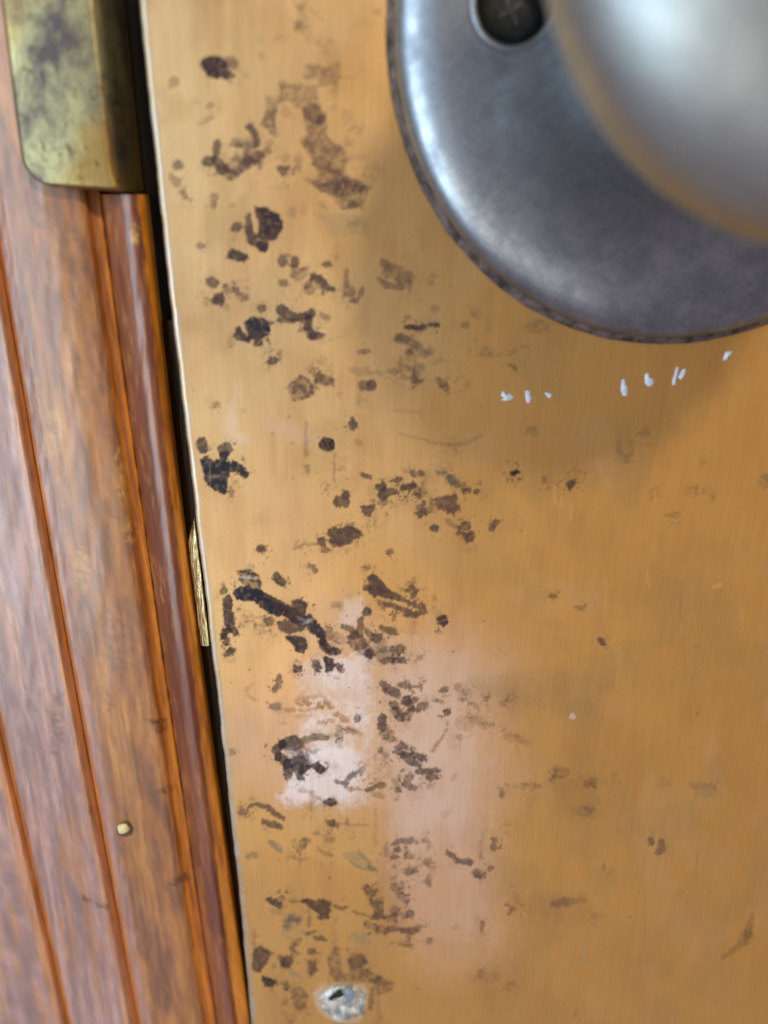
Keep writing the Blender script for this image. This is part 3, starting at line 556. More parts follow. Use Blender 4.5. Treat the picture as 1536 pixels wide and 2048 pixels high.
S((640, 1300), 3.072, [
    (s, [(385, 208), (410, 235), (470, 270)], [30, 36, 44], 'M', .85), (e, 520, 215, 25, 12, 'M', .8), (s, [(560, 225), (625, 224), (622, 248)], [10, 12, 8], 'O', .65), (e, 535, 312, 27, 22, 'D', .82), (e, 455, 340, 22, 18, 'M', .75),
    (s, [(450, 370), (480, 412), (540, 412), (567, 360), (545, 322)], [28, 34, 36, 30, 22], 'Mm', .95), (e, 505, 378, 40, 24, 'Ob', .8), (e, 585, 305, 14, 11, 'O', .75), (s, [(605, 368), (615, 335), (650, 335), (640, 358)], [22, 14, 18, 12], 'D', .75),
    (s, [(382, 425), (385, 475)], [40, 46], 'D', .85), (e, 410, 510, 34, 24, 'Om', .7), (e, 430, 545, 28, 12, 'Ob', .6), (e, 460, 555, 20, 10, 'C', .4), (e, 230, 418, 13, 15, 'M', .62), (s, [(370, 615), (412, 652)], [24, 26], 'Om', .75),
    (s, [(472, 600), (498, 580), (525, 595), (495, 606)], [16, 20, 16, 10], 'M', .8), (e, 485, 628, 28, 15, 'M', .72), (s, [(520, 650), (560, 682), (605, 705)], [44, 40, 16], 'D', .82), (s, [(570, 640), (628, 665)], [22, 34], 'D', .85), (e, 545, 620, 36, 32, 'Ob', .6),
    (s, [(612, 748), (660, 745), (735, 742)], [30, 28, 8], 'M', .85), (e, 690, 785, 32, 15, 'M', .85), (e, 655, 755, 24, 14, 'O', .6), (s, [(625, 790), (680, 850), (690, 815)], 10, 'B', .35), (e, 525, 780, 42, 40, 'Ob', .75), (s, [(458, 800), (480, 856)], [16, 12], 'O', .5), (s, [(520, 822), (580, 850)], [24, 26], 'M', .7),
    (e, 480, 858, 14, 12, 'M', .65), (e, 75, 1065, 27, 14, 'D', .75, 20), (s, [(100, 1070), (290, 1077)], 6, 'B', .45), (s, [(170, 1045), (170, 1075)], 8, 'B', .5), (s, [(345, 980), (340, 1200)], 9, 'C', .35), (s, [(420, 700), (425, 780)], 12, 'C', .35),
    (e, 765, 243, 18, 12, 'M', .8), (e, 722, 312, 16, 8, 'B', .55), (e, 780, 383, 15, 15, 'M', .9), (e, 850, 230, 22, 20, 'B', .3), (e, 893, 260, 24, 18, 'B', .4), (e, 875, 302, 20, 9, 'B', .45), (e, 1020, 298, 12, 9, 'B', .55),
    (e, 1175, 290, 28, 22, 'Bm', .6), (e, 1132, 325, 16, 14, 'B', .5), (e, 935, 370, 38, 45, 'Bb', .5), (e, 885, 450, 48, 42, 'Cm', .4), (e, 960, 425, 38, 24, 'Bm', .4), (e, 858, 535, 15, 15, 'B', .45), (s, [(1000, 440), (1100, 480), (1280, 570)], [20, 30, 16], 'Bb', .35),
    (s, [(778, 490), (740, 545), (693, 618)], [4, 8, 14], 'C', .65), (e, 1470, 750, 50, 42, 'Bm', .45), (s, [(1420, 800), (1440, 770)], 18, 'B', .4), (e, 1118, 880, 11, 20, 'B', .5), (s, [(1130, 835), (1330, 840)], [20, 36], 'Bb', .35), (e, 1290, 960, 12, 10, 'B', .25), (e, 825, 775, 22, 9, 'C', .35, -60),
    (e, 780, 1005, 24, 10, 'G', .25, -50), (s, [(455, 1190), (510, 1175), (565, 1168)], [16, 22, 22], 'M', .72), (s, [(600, 1180), (645, 1165)], [18, 18], 'Bb', .7), (e, 500, 1230, 40, 20, 'Ob', .85), (e, 545, 1265, 28, 14, 'Bm', .7), (e, 455, 1270, 15, 11, 'M', .65),
    (e, 408, 1235, 9, 26, 'B', .6), (e, 670, 1205, 14, 18, 'C', .5), (e, 665, 1305, 17, 20, 'B', .55), (s, [(620, 1325), (660, 1310)], 10, 'B', .35), (e, 670, 1415, 11, 26, 'B', .6), (s, [(540, 1365), (590, 1355)], [30, 14], 'M', .75), (e, 548, 1330, 12, 10, 'B', .5), (e, 458, 1333, 12, 10, 'B', .5),
    (s, [(435, 1415), (465, 1395)], [16, 14], 'B', .45), (s, [(455, 1450), (490, 1500), (532, 1542)], [28, 40, 16], 'Mm', .9), (e, 510, 1450, 10, 10, 'M', .5), (s, [(790, 1245), (825, 1270), (850, 1295), (920, 1308)], [20, 16, 16, 30], 'M', .82), (s, [(955, 1365), (1000, 1385)], [34, 36], 'Mm', .88),
    (s, [(1062, 1165), (1070, 1215)], [12, 26], 'B', .6), (e, 1045, 1340, 16, 14, 'B', .4), (s, [(997, 1130), (990, 1260)], 7, 'B', .4), (s, [(1150, 1050), (1145, 1130)], 8, 'B', .25),
    (p, [(140, 1250), (240, 1235), (300, 1290), (350, 1362), (280, 1357), (220, 1330)], 'Gs', .75), (s, [(300, 1330), (345, 1358)], [20, 8], 'M', .5), (s, [(295, 1470), (325, 1492)], [36, 40], 'Mm', .75),
    (p, [(310, 1540), (385, 1530), (385, 1620), (395, 1650), (320, 1650), (345, 1600)], 'Mm', .85), (s, [(285, 1685), (330, 1700), (395, 1728)], [18, 34, 36], 'Mm', .85), (e, 460, 1605, 25, 22, 'M', .7), (s, [(462, 1620), (465, 1668)], [22, 16], 'M', .6), (e, 522, 1630, 22, 16, 'B', .6), (e, 550, 1622, 18, 18, 'M', .75),
    (e, 443, 1718, 24, 12, 'M', .8), (s, [(500, 1725), (590, 1722)], [20, 24], 'M', .85), (s, [(545, 1730), (545, 1775)], [20, 12], 'B', .7), (e, 618, 1698, 20, 9, 'B', .7), (e, 675, 1790, 11, 11, 'M', .55), (s, [(440, 1805), (560, 1812)], [14, 16], 'Bb', .6),
    (s, [(95, 1575), (130, 1592), (165, 1582)], [8, 12, 6], 'O', .55), (s, [(205, 1610), (290, 1635), (345, 1642)], 9, 'O', .6), (s, [(1150, 1565), (1190, 1590), (1165, 1620)], [14, 16, 10], 'B', .5), (e, 998, 1700, 9, 20, 'B', .4), (e, 1500, 1550, 40, 24, 'Bb', .4), (e, 1430, 1560, 12, 10, 'B', .5), (e, 835, 1705, 20, 10, 'C', .3, -40)])
S((380, 1600), 2.954, [
    (s, [(428, 122), (475, 140), (525, 158)], [12, 26, 28], 'M', .8), (s, [(475, 248), (505, 270), (540, 305)], [20, 30, 18], 'Gm', .85), (s, [(680, 245), (645, 290)], [38, 26], 'Mm', .75), (e, 830, 238, 28, 13, 'B', .45), (e, 370, 330, 30, 18, 'Bm', .6), (s, [(580, 330), (640, 350), (700, 345)], [12, 16, 12], 'B', .35),
    (s, [(730, 190), (830, 200)], 14, 'Bb', .5), (s, [(760, 300), (830, 330)], [20, 14], 'Bb', .4),
    (p, [(455, 585), (500, 590), (540, 615), (530, 635), (495, 622)], 'N', .9), (s, [(590, 601), (680, 596)], [6, 10], 'O', .6), (p, [(670, 590), (740, 605), (790, 590), (825, 605), (820, 650), (815, 700), (765, 700), (770, 660), (720, 640)], 'D', .88),
    (p, [(545, 720), (590, 670), (620, 680), (660, 700), (650, 735), (600, 750), (580, 768)], 'Gm', .85), (s, [(560, 745), (600, 700), (640, 705)], [20, 24, 20], 'M', .5), (e, 510, 660, 26, 18, 'B', .4), (e, 600, 790, 50, 40, 'Gb', .4),
    (e, 705, 712, 8, 26, 'O', .55), (s, [(680, 785), (740, 800), (805, 825)], [14, 44, 12], 'Ob', .85), (s, [(860, 622), (900, 638), (925, 632)], [8, 10, 6], 'O', .55),
    (p, [(385, 880), (425, 872), (472, 905), (455, 950), (415, 1012), (380, 1002), (378, 940)], 'D', .88), (s, [(380, 770), (380, 862)], 14, 'B', .5), (p, [(430, 1050), (465, 1060), (512, 1078), (490, 1098), (455, 1094)], 'D', .98), (e, 482, 1122, 8, 12, 'B', .5),
    (s, [(640, 830), (600, 870), (622, 915), (565, 960), (525, 930)], [18, 16, 18, 44, 16], 'Mm', .75), (e, 570, 962, 30, 28, 'D', .75), (e, 572, 1103, 14, 12, 'D', .75), (e, 715, 895, 15, 14, 'D', .7), (p, [(700, 1000), (712, 940), (735, 955), (758, 1002), (710, 1035)], 'Mm', .85),
    (s, [(590, 1015), (620, 1035), (655, 1050)], [16, 24, 10], 'G', .6), (e, 500, 980, 8, 9, 'B', .6), (p, [(600, 1130), (650, 1110), (690, 1150), (680, 1220), (640, 1250), (602, 1160)], 'Mm', .75), (s, [(600, 1290), (590, 1323)], 24, 'Bb', .6),
    (p, [(820, 940), (860, 880), (885, 880), (880, 990), (900, 1040), (960, 1020), (950, 1000), (940, 945), (1020, 920), (1030, 1000), (1140, 1060), (1200, 1080), (1190, 1120), (1120, 1140), (1090, 1080), (1040, 1070), (860, 1060), (830, 1010)], 'Mm', .72),
    (e, 985, 950, 46, 36, 'M', .55), (e, 1110, 1070, 26, 20, 'D', .45), (e, 1000, 820, 60, 32, 'Gb', .55), (e, 1065, 545, 26, 22, 'Mm', .7), (s, [(1110, 1150), (1115, 1323)], [22, 14], 'B', .4), (s, [(570, 1180), (570, 1230)], 12, 'Bb', .6), (s, [(860, 700), (850, 900)], [10, 40], 'Bb', .4),
    # bright bare metal scraped round the screw
    (p, [(730, 1140), (780, 1095), (900, 1085), (1020, 1095), (1045, 1135), (1030, 1240), (1000, 1310), (880, 1310), (800, 1285), (760, 1230), (740, 1200)], 'Sm', .6),
    (s, [(760, 1100), (800, 1085)], [26, 30], 'Y', .55), (s, [(1075, 1120), (1065, 1230)], [14, 10], 'M', .6), (s, [(1015, 1130), (1000, 1230)], 8, 'M', .35)])
S((960, 850), 2.667, [
    (e, 280, 30, 26, 20, 'B', .38), (s, [(850, 45), (900, 50), (890, 25)], [16, 20, 14], 'M', .35), (s, [(740, 100), (750, 150), (790, 185), (815, 140), (805, 85)], [20, 30, 24, 26, 24], 'B', .42),
    (e, 187, 255, 11, 6, 'N', .9, -20), (e, 347, 298, 8, 16, 'B', .45), (e, 485, 313, 18, 16, 'M', .95), (s, [(500, 305), (515, 300)], 8, 'M', .5), (s, [(60, 545), (85, 520)], [24, 22], 'M', .6), (s, [(920, 400), (915, 355), (948, 330), (950, 380)], [22, 14, 14, 12], 'B', .45),
    (e, 1245, 380, 12, 28, 'B', .42), (e, 1140, 360, 50, 30, 'Bb', .35), (e, 1210, 345, 20, 20, 'B', .22), (e, 1530, 300, 38, 34, 'Om', .6), (s, [(1000, 485), (1040, 482)], [14, 34], 'O', .5), (e, 1190, 195, 14, 18, 'O', .35), (e, 390, 914, 16, 9, 'O', .5),
    (s, [(515, 972), (540, 978), (565, 962)], [8, 20, 12], 'M', .55), (s, [(640, 1150), (662, 1165)], [22, 20], 'M', .85), (s, [(680, 1185), (705, 1210)], [20, 14], 'G', .4), (e, 1160, 1182, 10, 8, 'C', .4), (e, 430, 1070, 20, 26, 'B', .15), (e, 650, 1410, 12, 26, 'B', .25),
    (s, [(1250, 862), (1280, 855)], 9, 'Y', .6), (e, 492, 1556, 9, 9, 'P', .6), (s, [(395, 330), (398, 410)], 8, 'Y', .5), (s, [(435, 280), (440, 430)], 8, 'Y', .4), (s, [(487, 430), (478, 500)], 10, 'Y', .4), (s, [(915, 640), (905, 740)], 8, 'Y', .3), (s, [(895, 780), (898, 860)], 10, 'Y', .45),
    (s, [(640, 190), (640, 250)], 8, 'Y', .4), (s, [(670, 820), (665, 980)], 8, 'Y', .3), (s, [(1398, 980), (1395, 1060)], 9, 'Y', .3), (s, [(745, 1180), (735, 1400)], 7, 'Y', .25)])
S((960, 1440), 2.667, [
    (s, [(140, 95), (200, 100), (260, 125)], [20, 34, 26], 'B', .28), (e, 430, 280, 40, 28, 'Bm', .5), (s, [(385, 320), (400, 300)], 18, 'B', .4), (s, [(570, 345), (612, 325)], [30, 24], 'M', .5), (e, 550, 485, 42, 22, 'Bm', .55), (e, 590, 475, 16, 14, 'B', .4), (e, 115, 390, 8, 20, 'B', .5),
    (s, [(240, 350), (310, 355)], [30, 26], 'Bm', .35), (e, 965, 345, 22, 18, 'B', .3), (s, [(1130, 352), (1245, 348)], [14, 22], 'B', .4), (e, 912, 648, 13, 15, 'N', .75), (s, [(968, 650), (968, 690), (950, 712)], [26, 36, 14], 'N', .62), (e, 925, 602, 10, 8, 'B', .4),
    (s, [(70, 640), (76, 680)], [10, 24], 'B', .55), (s, [(45, 800), (62, 792)], 12, 'B', .45), (e, 715, 305, 6, 14, 'B', .35), (e, 1078, 915, 16, 12, 'B', .35), (s, [(665, 792), (660, 785)], 8, 'B', .5), (s, [(145, 985), (180, 1010), (155, 1035)], [12, 14, 10], 'B', .5),
    (s, [(385, 985), (440, 975), (550, 950)], [20, 40, 40], 'Bb', .5), (e, 10, 1105, 9, 20, 'B', .45), (s, [(552, 1200), (562, 1250), (585, 1300), (540, 1290), (560, 1245)], [4, 12, 8, 10, 4], 'G', .5), (e, 65, 1370, 36, 24, 'Bm', .45), (e, 5, 1355, 14, 20, 'B', .6), (e, 170, 1420, 30, 22, 'Bb', .35),
    (s, [(1295, 1270), (1330, 1245), (1370, 1215), (1420, 1170), (1440, 1110), (1455, 1040)], [8, 22, 26, 40, 34, 6], 'O', .55), (e, 1430, 1145, 18, 26, 'O', .35), (s, [(515, 1550), (508, 1575)], [14, 12], 'B', .5), (e, 20, 30, 30, 14, 'B', .3), (e, 620, 1045, 30, 18, 'Bb', .35), (s, [(160, 880), (200, 930)], 30, 'Bb', .3)])
S((780, 460), 4.8, [
    (s, [(150, 935), (240, 935), (320, 930)], [20, 26, 50], 'M', .85), (e, 275, 960, 26, 22, 'M', .5), (s, [(385, 905), (450, 908)], [20, 38], 'M', .85), (s, [(85, 1040), (150, 1050)], [80, 60], 'Mm', .85), (s, [(180, 1070), (260, 1110), (330, 1170)], [56, 60, 56], 'Mm', .85),
    (e, 197, 1170, 24, 22, 'M', .75), (e, 378, 1175, 26, 26, 'B', .6), (e, 290, 1200, 30, 20, 'B', .4), (s, [(400, 480), (405, 510)], [30, 40], 'B', .45), (e, 435, 755, 46, 34, 'B', .5), (e, 725, 912, 36, 24, 'B', .6), (e, 800, 805, 18, 18, 'B', .5),
    (e, 1420, 920, 90, 50, 'Bm', .6), (e, 930, 1170, 60, 50, 'Bm', .5), (s, [(980, 1190), (1150, 1190), (1320, 1110)], [26, 50, 40], 'Bb', .45), (s, [(1150, 1295), (1210, 1330)], [20, 22], 'O', .7),
    (s, [(470, 1440), (530, 1500), (545, 1530)], [44, 60, 30], 'M', .6), (s, [(745, 1450), (745, 1510)], 24, 'B', .35), (s, [(100, 1230), (100, 1300)], 30, 'B', .45), (s, [(110, 1330), (180, 1325)], 26, 'B', .4), (s, [(245, 1350), (230, 1440)], [30, 36], 'B', .5), (e, 315, 1320, 24, 26, 'B', .45), (e, 45, 1365, 30, 30, 'B', .4), (s, [(110, 1400), (200, 1420)], 16, 'B', .3),
    (s, [(390, 1290), (480, 1250)], 40, 'Bb', .3), (s, [(950, 850), (950, 960)], 16, 'B', .25)])
# fine satellites and faded smudges round every tarnish spot
hs = np.random.RandomState(23)
for (x, y, op, t) in halo:
    if hs.rand() < .55:
        R.paint(('e', x + hs.normal(0, 9), y + hs.normal(0, 9), hs.uniform(8, 22), hs.uniform(6, 16), hs.uniform(0, 3)), TONE['B'], .20 * op + .04, 7, 1, 1.5, .4)
    if hs.rand() < .7:
        R.paint(('e', x + hs.normal(0, 6), y + hs.normal(0, 6), hs.uniform(12, 26), hs.uniform(9, 20), hs.uniform(0, 3)), TONE['M' if t in 'DNM' else 'B'], .85 * op, 5, 5, 1.2, .6)
    for _ in range(hs.randint(0, 5)):
        r = hs.uniform(.6, 2.2)
        R.paint(('e', x + hs.normal(0, 17), y + hs.normal(0, 15), r, r * hs.uniform(.5, 1.1), hs.uniform(0, 3)), TONE[t], hs.uniform(.25, .8) * op, 1.3, -1, .4, .5)
    if op > .6 and hs.rand() < .35:       # light scratches crossing the spot
        a = hs.uniform(-1.4, 1.4); L = hs.uniform(6, 16)
        R.paint(('s', [(x - L * math.sin(a), y - L * math.cos(a)), (x + L * math.sin(a), y + L * math.cos(a))], [.8, .5]), TONE['Y'], .5, .8, -1, .15, .2)
# fine scratches, mostly along the brushing, a few across
rs = np.random.RandomState(11)
for k in range(230):
    x = rs.uniform(380, 1530); y = rs.uniform(0, 2040); L = rs.uniform(14, 90); a = rs.normal(0, .03)
    if rs.rand() < .14: a = rs.uniform(-1.5, 1.5); L *= .5
    t = 'Y' if rs.rand() < .6 else 'B'
    R.paint(('s', [(x, y), (x + L * math.sin(a), y + L * math.cos(a))], [rs.uniform(.6, 1.6)] * 2), TONE[t], rs.uniform(.12, .38), 1.0, -1, .12, .2)
for k in range(160):
    x = rs.uniform(380, 1530); y = rs.uniform(0, 2040); r = rs.uniform(.7, 2.6) * (1 if x > 950 else 1.3)
    R.paint(('e', x, y, r, r * rs.uniform(.6, 1.2), 0), TONE['B' if rs.rand() < .7 else 'O'], rs.uniform(.2, .6), 1.2, -1, .3, .4)

# --- the plate as one finely tessellated bevelled sheet
PX1_T = 0.0655; Z_LO = unproject(768, 2120)[0][2]; Z_HI = unproject(768, -60)[0][2]
step = 0.000128
zs = np.concatenate([np.linspace(Z_LO - .05, Z_LO, 12)[:-1], np.arange(Z_LO, Z_HI, step), np.linspace(Z_HI, Z_HI + .05, 12)])
vv = np.linspace(-400, 2500, 300); ee = unproject(T_PLATE(np.clip(vv, -60, 2110)), np.clip(vv, -60, 2110))
vv2 = np.linspace(-60, 2110, 200); ee = unproject(T_PLATE(vv2), vv2)[::-1]
xe = np.interp(zs, ee[:, 2], ee[:, 0])
dn = np.concatenate([np.array([0, .00006, .00014, .00024, .00036, .00050, .00066, .00086]), np.arange(.00098, .088, step), np.linspace(.088, .135, 24)])
NR, NC = len(zs), len(dn)
X = xe[:, None] + dn[None] * np.ones((NR, 1)); Z = zs[:, None] * np.ones((1, NC))
rim = .00075
tt = np.clip(dn / rim, 0, 1); prof = .00055 * (1 - np.sqrt(np.clip(1 - (1 - tt) ** 2, 0, 1)))
wob = (fbm(zs / .0032, zs * 0 + 3.3, 4) - .5) * .0003
Xw = X + wob[:, None] * np.clip(1 - dn / .004, 0, 1)[None]
Y = prof[None] * (1 + 0 * Z) + (fbm(X / .03, Z / .03, 2) - .5) * .00012
PV = np.stack([Xw, Y, Z], -1)
skirt = PV[:, :1].copy(); skirt[..., 1] = .0016; skirt[..., 0] += .00005
PV = np.concatenate([skirt, PV], 1); NC += 1
P2 = PV.reshape(-1, 3); pu, pv = project(P2)
tint = R.sample(R.col, pu, pv); tar = R.sample(R.tar, pu, pv)
# beyond the photographed stretch the metal goes on plain
edge = (np.concatenate([[0], dn]) < .0009)[None] * np.ones((NR, 1), bool)
ed = edge.reshape(-1)
ec = lin(188, 174, 158)  # bevel highlight put into the edge colour, broken by nicks
nick = (sstep(.35, .6, fbm(zs / .0016, zs * 0 + 1.7, 4)) * .45 + .5)[:, None] * np.ones((1, NC)); nk = nick.reshape(-1)[ed][:, None]
tint[ed] = tint[ed] * (1 - nk) * .8 + ec * nk; tar[ed] *= .3
wear = np.zeros((len(P2), 3), np.float32); wear[:, 0] = tar
plate = mesh_obj('brass_sheet', P2, grid_faces(NR, NC), MAT_PLATE, plate_thing, True, {'tint': tint, 'wear': wear})

# --- white lettering remnants below the rosette: small raised paint flecks
def blob(name, pts, mat, parent, h=.00012, y0=0.0):
    n = len(pts)
    c = np.mean(pts, 0)
    a = unproject([q[0] for q in pts], [q[1] for q in pts], y0 + .00003)
    inn = unproject([c[0] + (q[0] - c[0]) * .72 for q in pts], [c[1] + (q[1] - c[1]) * .72 for q in pts], y0)
    inn[:, 1] = y0 - h; ctr = inn.mean(0); ctr[1] = y0 - h * 1.1
    vs = np.concatenate([a, inn, ctr[None]])
    fs = [(i, (i + 1) % n, n + (i + 1) % n, n + i) for i in range(n)] + [(n + i, n + (i + 1) % n, 2 * n) for i in range(n)]
    return mesh_obj(name, vs, fs, mat, parent, True)
Q = lambda L: [(960 + a / 2.667, 620 + b / 2.667) for a, b in L]
flecks = [
    [(108, 455), (115, 432), (132, 432), (140, 452), (158, 442), (172, 455), (188, 466), (160, 482), (146, 486), (104, 484), (128, 472)],
    [(238, 428), (255, 425), (272, 432), (270, 452), (282, 470), (268, 482), (270, 497), (250, 498), (244, 486), (240, 462)],
    [(340, 438), (362, 440), (388, 448), (378, 470), (362, 470)],
    [(754, 365), (772, 362), (779, 400), (790, 410), (788, 448), (780, 462), (758, 460), (748, 430)],
    [(876, 345), (886, 332), (904, 332), (894, 350), (902, 362), (926, 364), (928, 394), (910, 412), (892, 408), (876, 388)],
    [(1046, 300), (1060, 300), (1058, 345), (1048, 365), (1042, 402), (1022, 404), (1024, 376), (1034, 350)],
    [(1078, 318), (1099, 308), (1098, 340), (1086, 358), (1068, 374), (1056, 362), (1066, 340)],
    [(1310, 222), (1348, 218), (1340, 236), (1326, 244), (1312, 268), (1292, 268), (1300, 246)]]
for f in flecks: blob('paint_fleck', Q(f), MAT_PAINT, plate_thing)

# --- worn screw at the foot of the plate
def disc_verts(c, r, ys, rr, n=40):
    vs = []
    for y, k in zip(ys, rr):
        a = np.linspace(0, 2 * math.pi, n, endpoint=False)
        vs.append(np.stack([c[0] + r * k * np.cos(a), np.full(n, y), c[2] + r * k * np.sin(a)], -1))
    return np.concatenate(vs)
MAT_SCREW = m_simple('scraped_bare_steel', lin(150, 160, 164), lin(236, 236, 230), 1.0, .42, .7, .0005, .9, (900, 900, 500))
def screw_head(name, u, v, ybase, r, mat, parent, rough=.12):
    c = unproject([u], [v], ybase)[0]
    ks = [1.0, 1.0, .93, .8, .6, .4, .2, .02]; hs = [.0003, -.0001, -.0004, -.0006, -.00075, -.00083, -.00087, -.0009]
    n = 44; vs = disc_verts(c, r, [ybase + h for h in hs], ks, n)
    rr = np.random.RandomState(5); d = vs - c
    nz = (fbm(vs[:, 0] / .0011 + 3, vs[:, 2] / .0011 + 8, 3) - .5)
    vs[:, 1] += nz * .0013 * rough / .12; vs[:, 0] += (fbm(vs[:, 2] / .002, vs[:, 0] / .002, 2) - .5) * .0009 * rough / .12
    return mesh_obj(name, vs, grid_faces(len(ks), n, True), mat, parent, True), c
scr, scc = screw_head('screw', 688, 2004, 0.0003, .0040, MAT_SCREW, plate_thing)
tag(scr, 'worn bright screw head with a torn dark slot')
slot_pts = [(655, 1999), (663, 1990), (670, 1985), (676, 1979), (683, 1979), (685, 1987), (690, 1989), (680, 1995), (668, 1998), (664, 2002)]
blob('screw_slot', slot_pts, MAT_HOLE, scr, .00005, -.00075)
scr.children[0].name = 'torn_slot'
chip = [(687, 1980), (698, 1976), (708, 1984), (711, 1996), (700, 2006), (690, 2006), (686, 2000), (694, 1994), (690, 1988)]
scrape = blob('blue_scrape', chip, m_simple('blue_steel_scrape', lin(120, 144, 168), lin(168, 186, 200), 2500, .4, .6), scr, .00006, -.00065)

# --- rosette, knob, screw in its hole
RC = np.array([0.0310, 0.0, 1.0246])
RAD = .0312
def lathe(name, prof, mat, parent, n=360, c=RC, close=True, drop=None, jit=0):
    prof = np.array(prof, float)
    a = np.linspace(0, 2 * math.pi, n, endpoint=False)
    r = prof[:, 0][:, None]; h = prof[:, 1][:, None]
    x = c[0] + r * np.cos(a)[None]; z = c[2] + r * np.sin(a)[None]; y = c[1] - h + 0 * x
    vs = np.stack([x, y, z], -1).reshape(-1, 3)
    if jit:
        k = (fbm(vs[:, 0] / .0016 + 70, vs[:, 2] / .0016 + 31, 3) - .5)
        rad = vs - c; rad[:, 1] = 0; ln = np.linalg.norm(rad, axis=1)[:, None] + 1e-9
        vs = vs + rad / ln * (k * jit)[:, None]; vs[:, 1] += (fbm(vs[:, 0] / .001, vs[:, 2] / .001, 3) - .5) * jit * .6
    fs = grid_faces(len(prof), n, True)
    if drop is not None:
        cen = vs[fs].mean(1); keep = np.hypot(cen[:, 0] - drop[0], cen[:, 2] - drop[2]) > drop[3]
        fs = fs[keep]
    return mesh_obj(name, vs, fs, mat, parent, True)
def spline(ctrl, n):
    P = np.array(ctrl, float); t = np.concatenate([[0], np.cumsum(np.hypot(*np.diff(P, axis=0).T))])
    m = len(P); out = []
    P3 = np.vstack([2 * P[0] - P[1], P, 2 * P[-1] - P[-2]])
    for i in range(m - 1):
        k = max(2, int(n * (t[i + 1] - t[i]) / t[-1]))
        for q in np.linspace(0, 1, k, endpoint=False):
            a, b, c_, d = P3[i:i + 4]
            out.append(.5 * ((2 * b) + (-a + c_) * q + (2 * a - 5 * b + 4 * c_ - d) * q * q + (-a + 3 * b - 3 * c_ + d) * q ** 3))
    out.append(P[-1]); return np.array(out)
mm = .001
ring = lathe('paint_ring', [(31.6 * mm, .02 * mm), (31.9 * mm, .1 * mm), (31.9 * mm, .35 * mm), (31.5 * mm, .75 * mm), (31.1 * mm, .9 * mm), (29 * mm, .9 * mm)], MAT_CRUST, knob_thing, 720, jit=.00018)
tag(ring, 'crusty ring of old grey paint round the rosette')
HC = np.array([0.01155, 0.0, 1.0252]); HR = .0038
rp = spline([(30.9, .6), (31.1, 1.2), (30.8, 1.8), (30.1, 2.4), (29.2, 2.85), (28.2, 3.2), (26.6, 3.6), (24.5, 3.95), (22, 4.2), (19, 4.35), (16.5, 4.45), (14.6, 4.6), (13.2, 5.0), (12.3, 5.9), (11.8, 7.5), (11.6, 9), (11.5, 11), (11.4, 14)], 150) * mm
rosette = lathe('rosette', rp, MAT_ROSE, knob_thing, 720, drop=(HC[0], 0, HC[2], HR))
tag(rosette, 'round nickel rosette with a worn rim and one screw hole')
def torus_ring(name, c, prof, mat, parent, n=96):
    return lathe(name, prof, mat, parent, n, c=c)
cc_ = np.array([HC[0], 0.0, HC[2]])
hole = torus_ring('hole_lip', cc_, [(HR + .75 * mm, 3.9 * mm), (HR + .55 * mm, 4.36 * mm), (HR + .3 * mm, 4.56 * mm), (HR + .05 * mm, 4.52 * mm), (HR - .15 * mm, 4.25 * mm)], MAT_ROSE, rosette)
torus_ring('hole_wall', cc_, [(HR - .15 * mm, 4.25 * mm), (HR - .28 * mm, 3.8 * mm), (HR - .32 * mm, 1.2 * mm), (HR - .35 * mm, .2 * mm)], MAT_HOLE, rosette)
def plain(name, c, prof, mat, parent, n=48): return lathe(name, prof, mat, parent, n, c=c)
sh = plain('screw', cc_, [(3.75 * mm, .3 * mm), (3.7 * mm, .9 * mm), (3.2 * mm, 1.35 * mm), (2.2 * mm, 1.6 * mm), (1.2 * mm, 1.68 * mm), (.05 * mm, 1.7 * mm)], MAT_HOLE, rosette)
tag(sh, 'dark recessed screw in the rosette hole')
# cross slot of that screw: two crossed raised-edge bars
def bar(c, ang, L, W, y0, y1):
    ca, sa = math.cos(ang), math.sin(ang); vs = []
    for y in (y0, y1):
        for a, b in ((-L, -W), (L, -W), (L, W), (-L, W)):
            vs.append((c[0] + a * ca - b * sa, y, c[2] + a * sa + b * ca))
    return vs
bv = []; bf = []
for k, an in enumerate((.5, .5 + math.pi / 2)):
    o_ = len(bv); bv += bar(cc_, an, .0014 + k * .0001, .00028, -.0016 - k * .00004, -.00178 - k * .00004)
    bf += [tuple(o_ + i for i in f) for f in ((0, 3, 2, 1), (4, 5, 6, 7), (0, 1, 5, 4), (1, 2, 6, 5), (2, 3, 7, 6), (3, 0, 4, 7))]
MAT_SLOT = m_simple('worn_cross_recess', lin(40, 42, 48), lin(70, 72, 78), 2500, .4, .7)
mesh_obj('cross_recess', bv, bf, MAT_SLOT, rosette, False)
kp = spline([(11.8, 8), (11.3, 12), (12.2, 16), (15.4, 20.5), (19.2, 25), (21.8, 29.5), (22.6, 33), (21.9, 35.8), (19.6, 38.4), (15.8, 40.6), (11, 42), (6, 42.7), (.05, 43)], 160) * mm
knob = lathe('grip', kp, MAT_KNOB, knob_thing, 256)

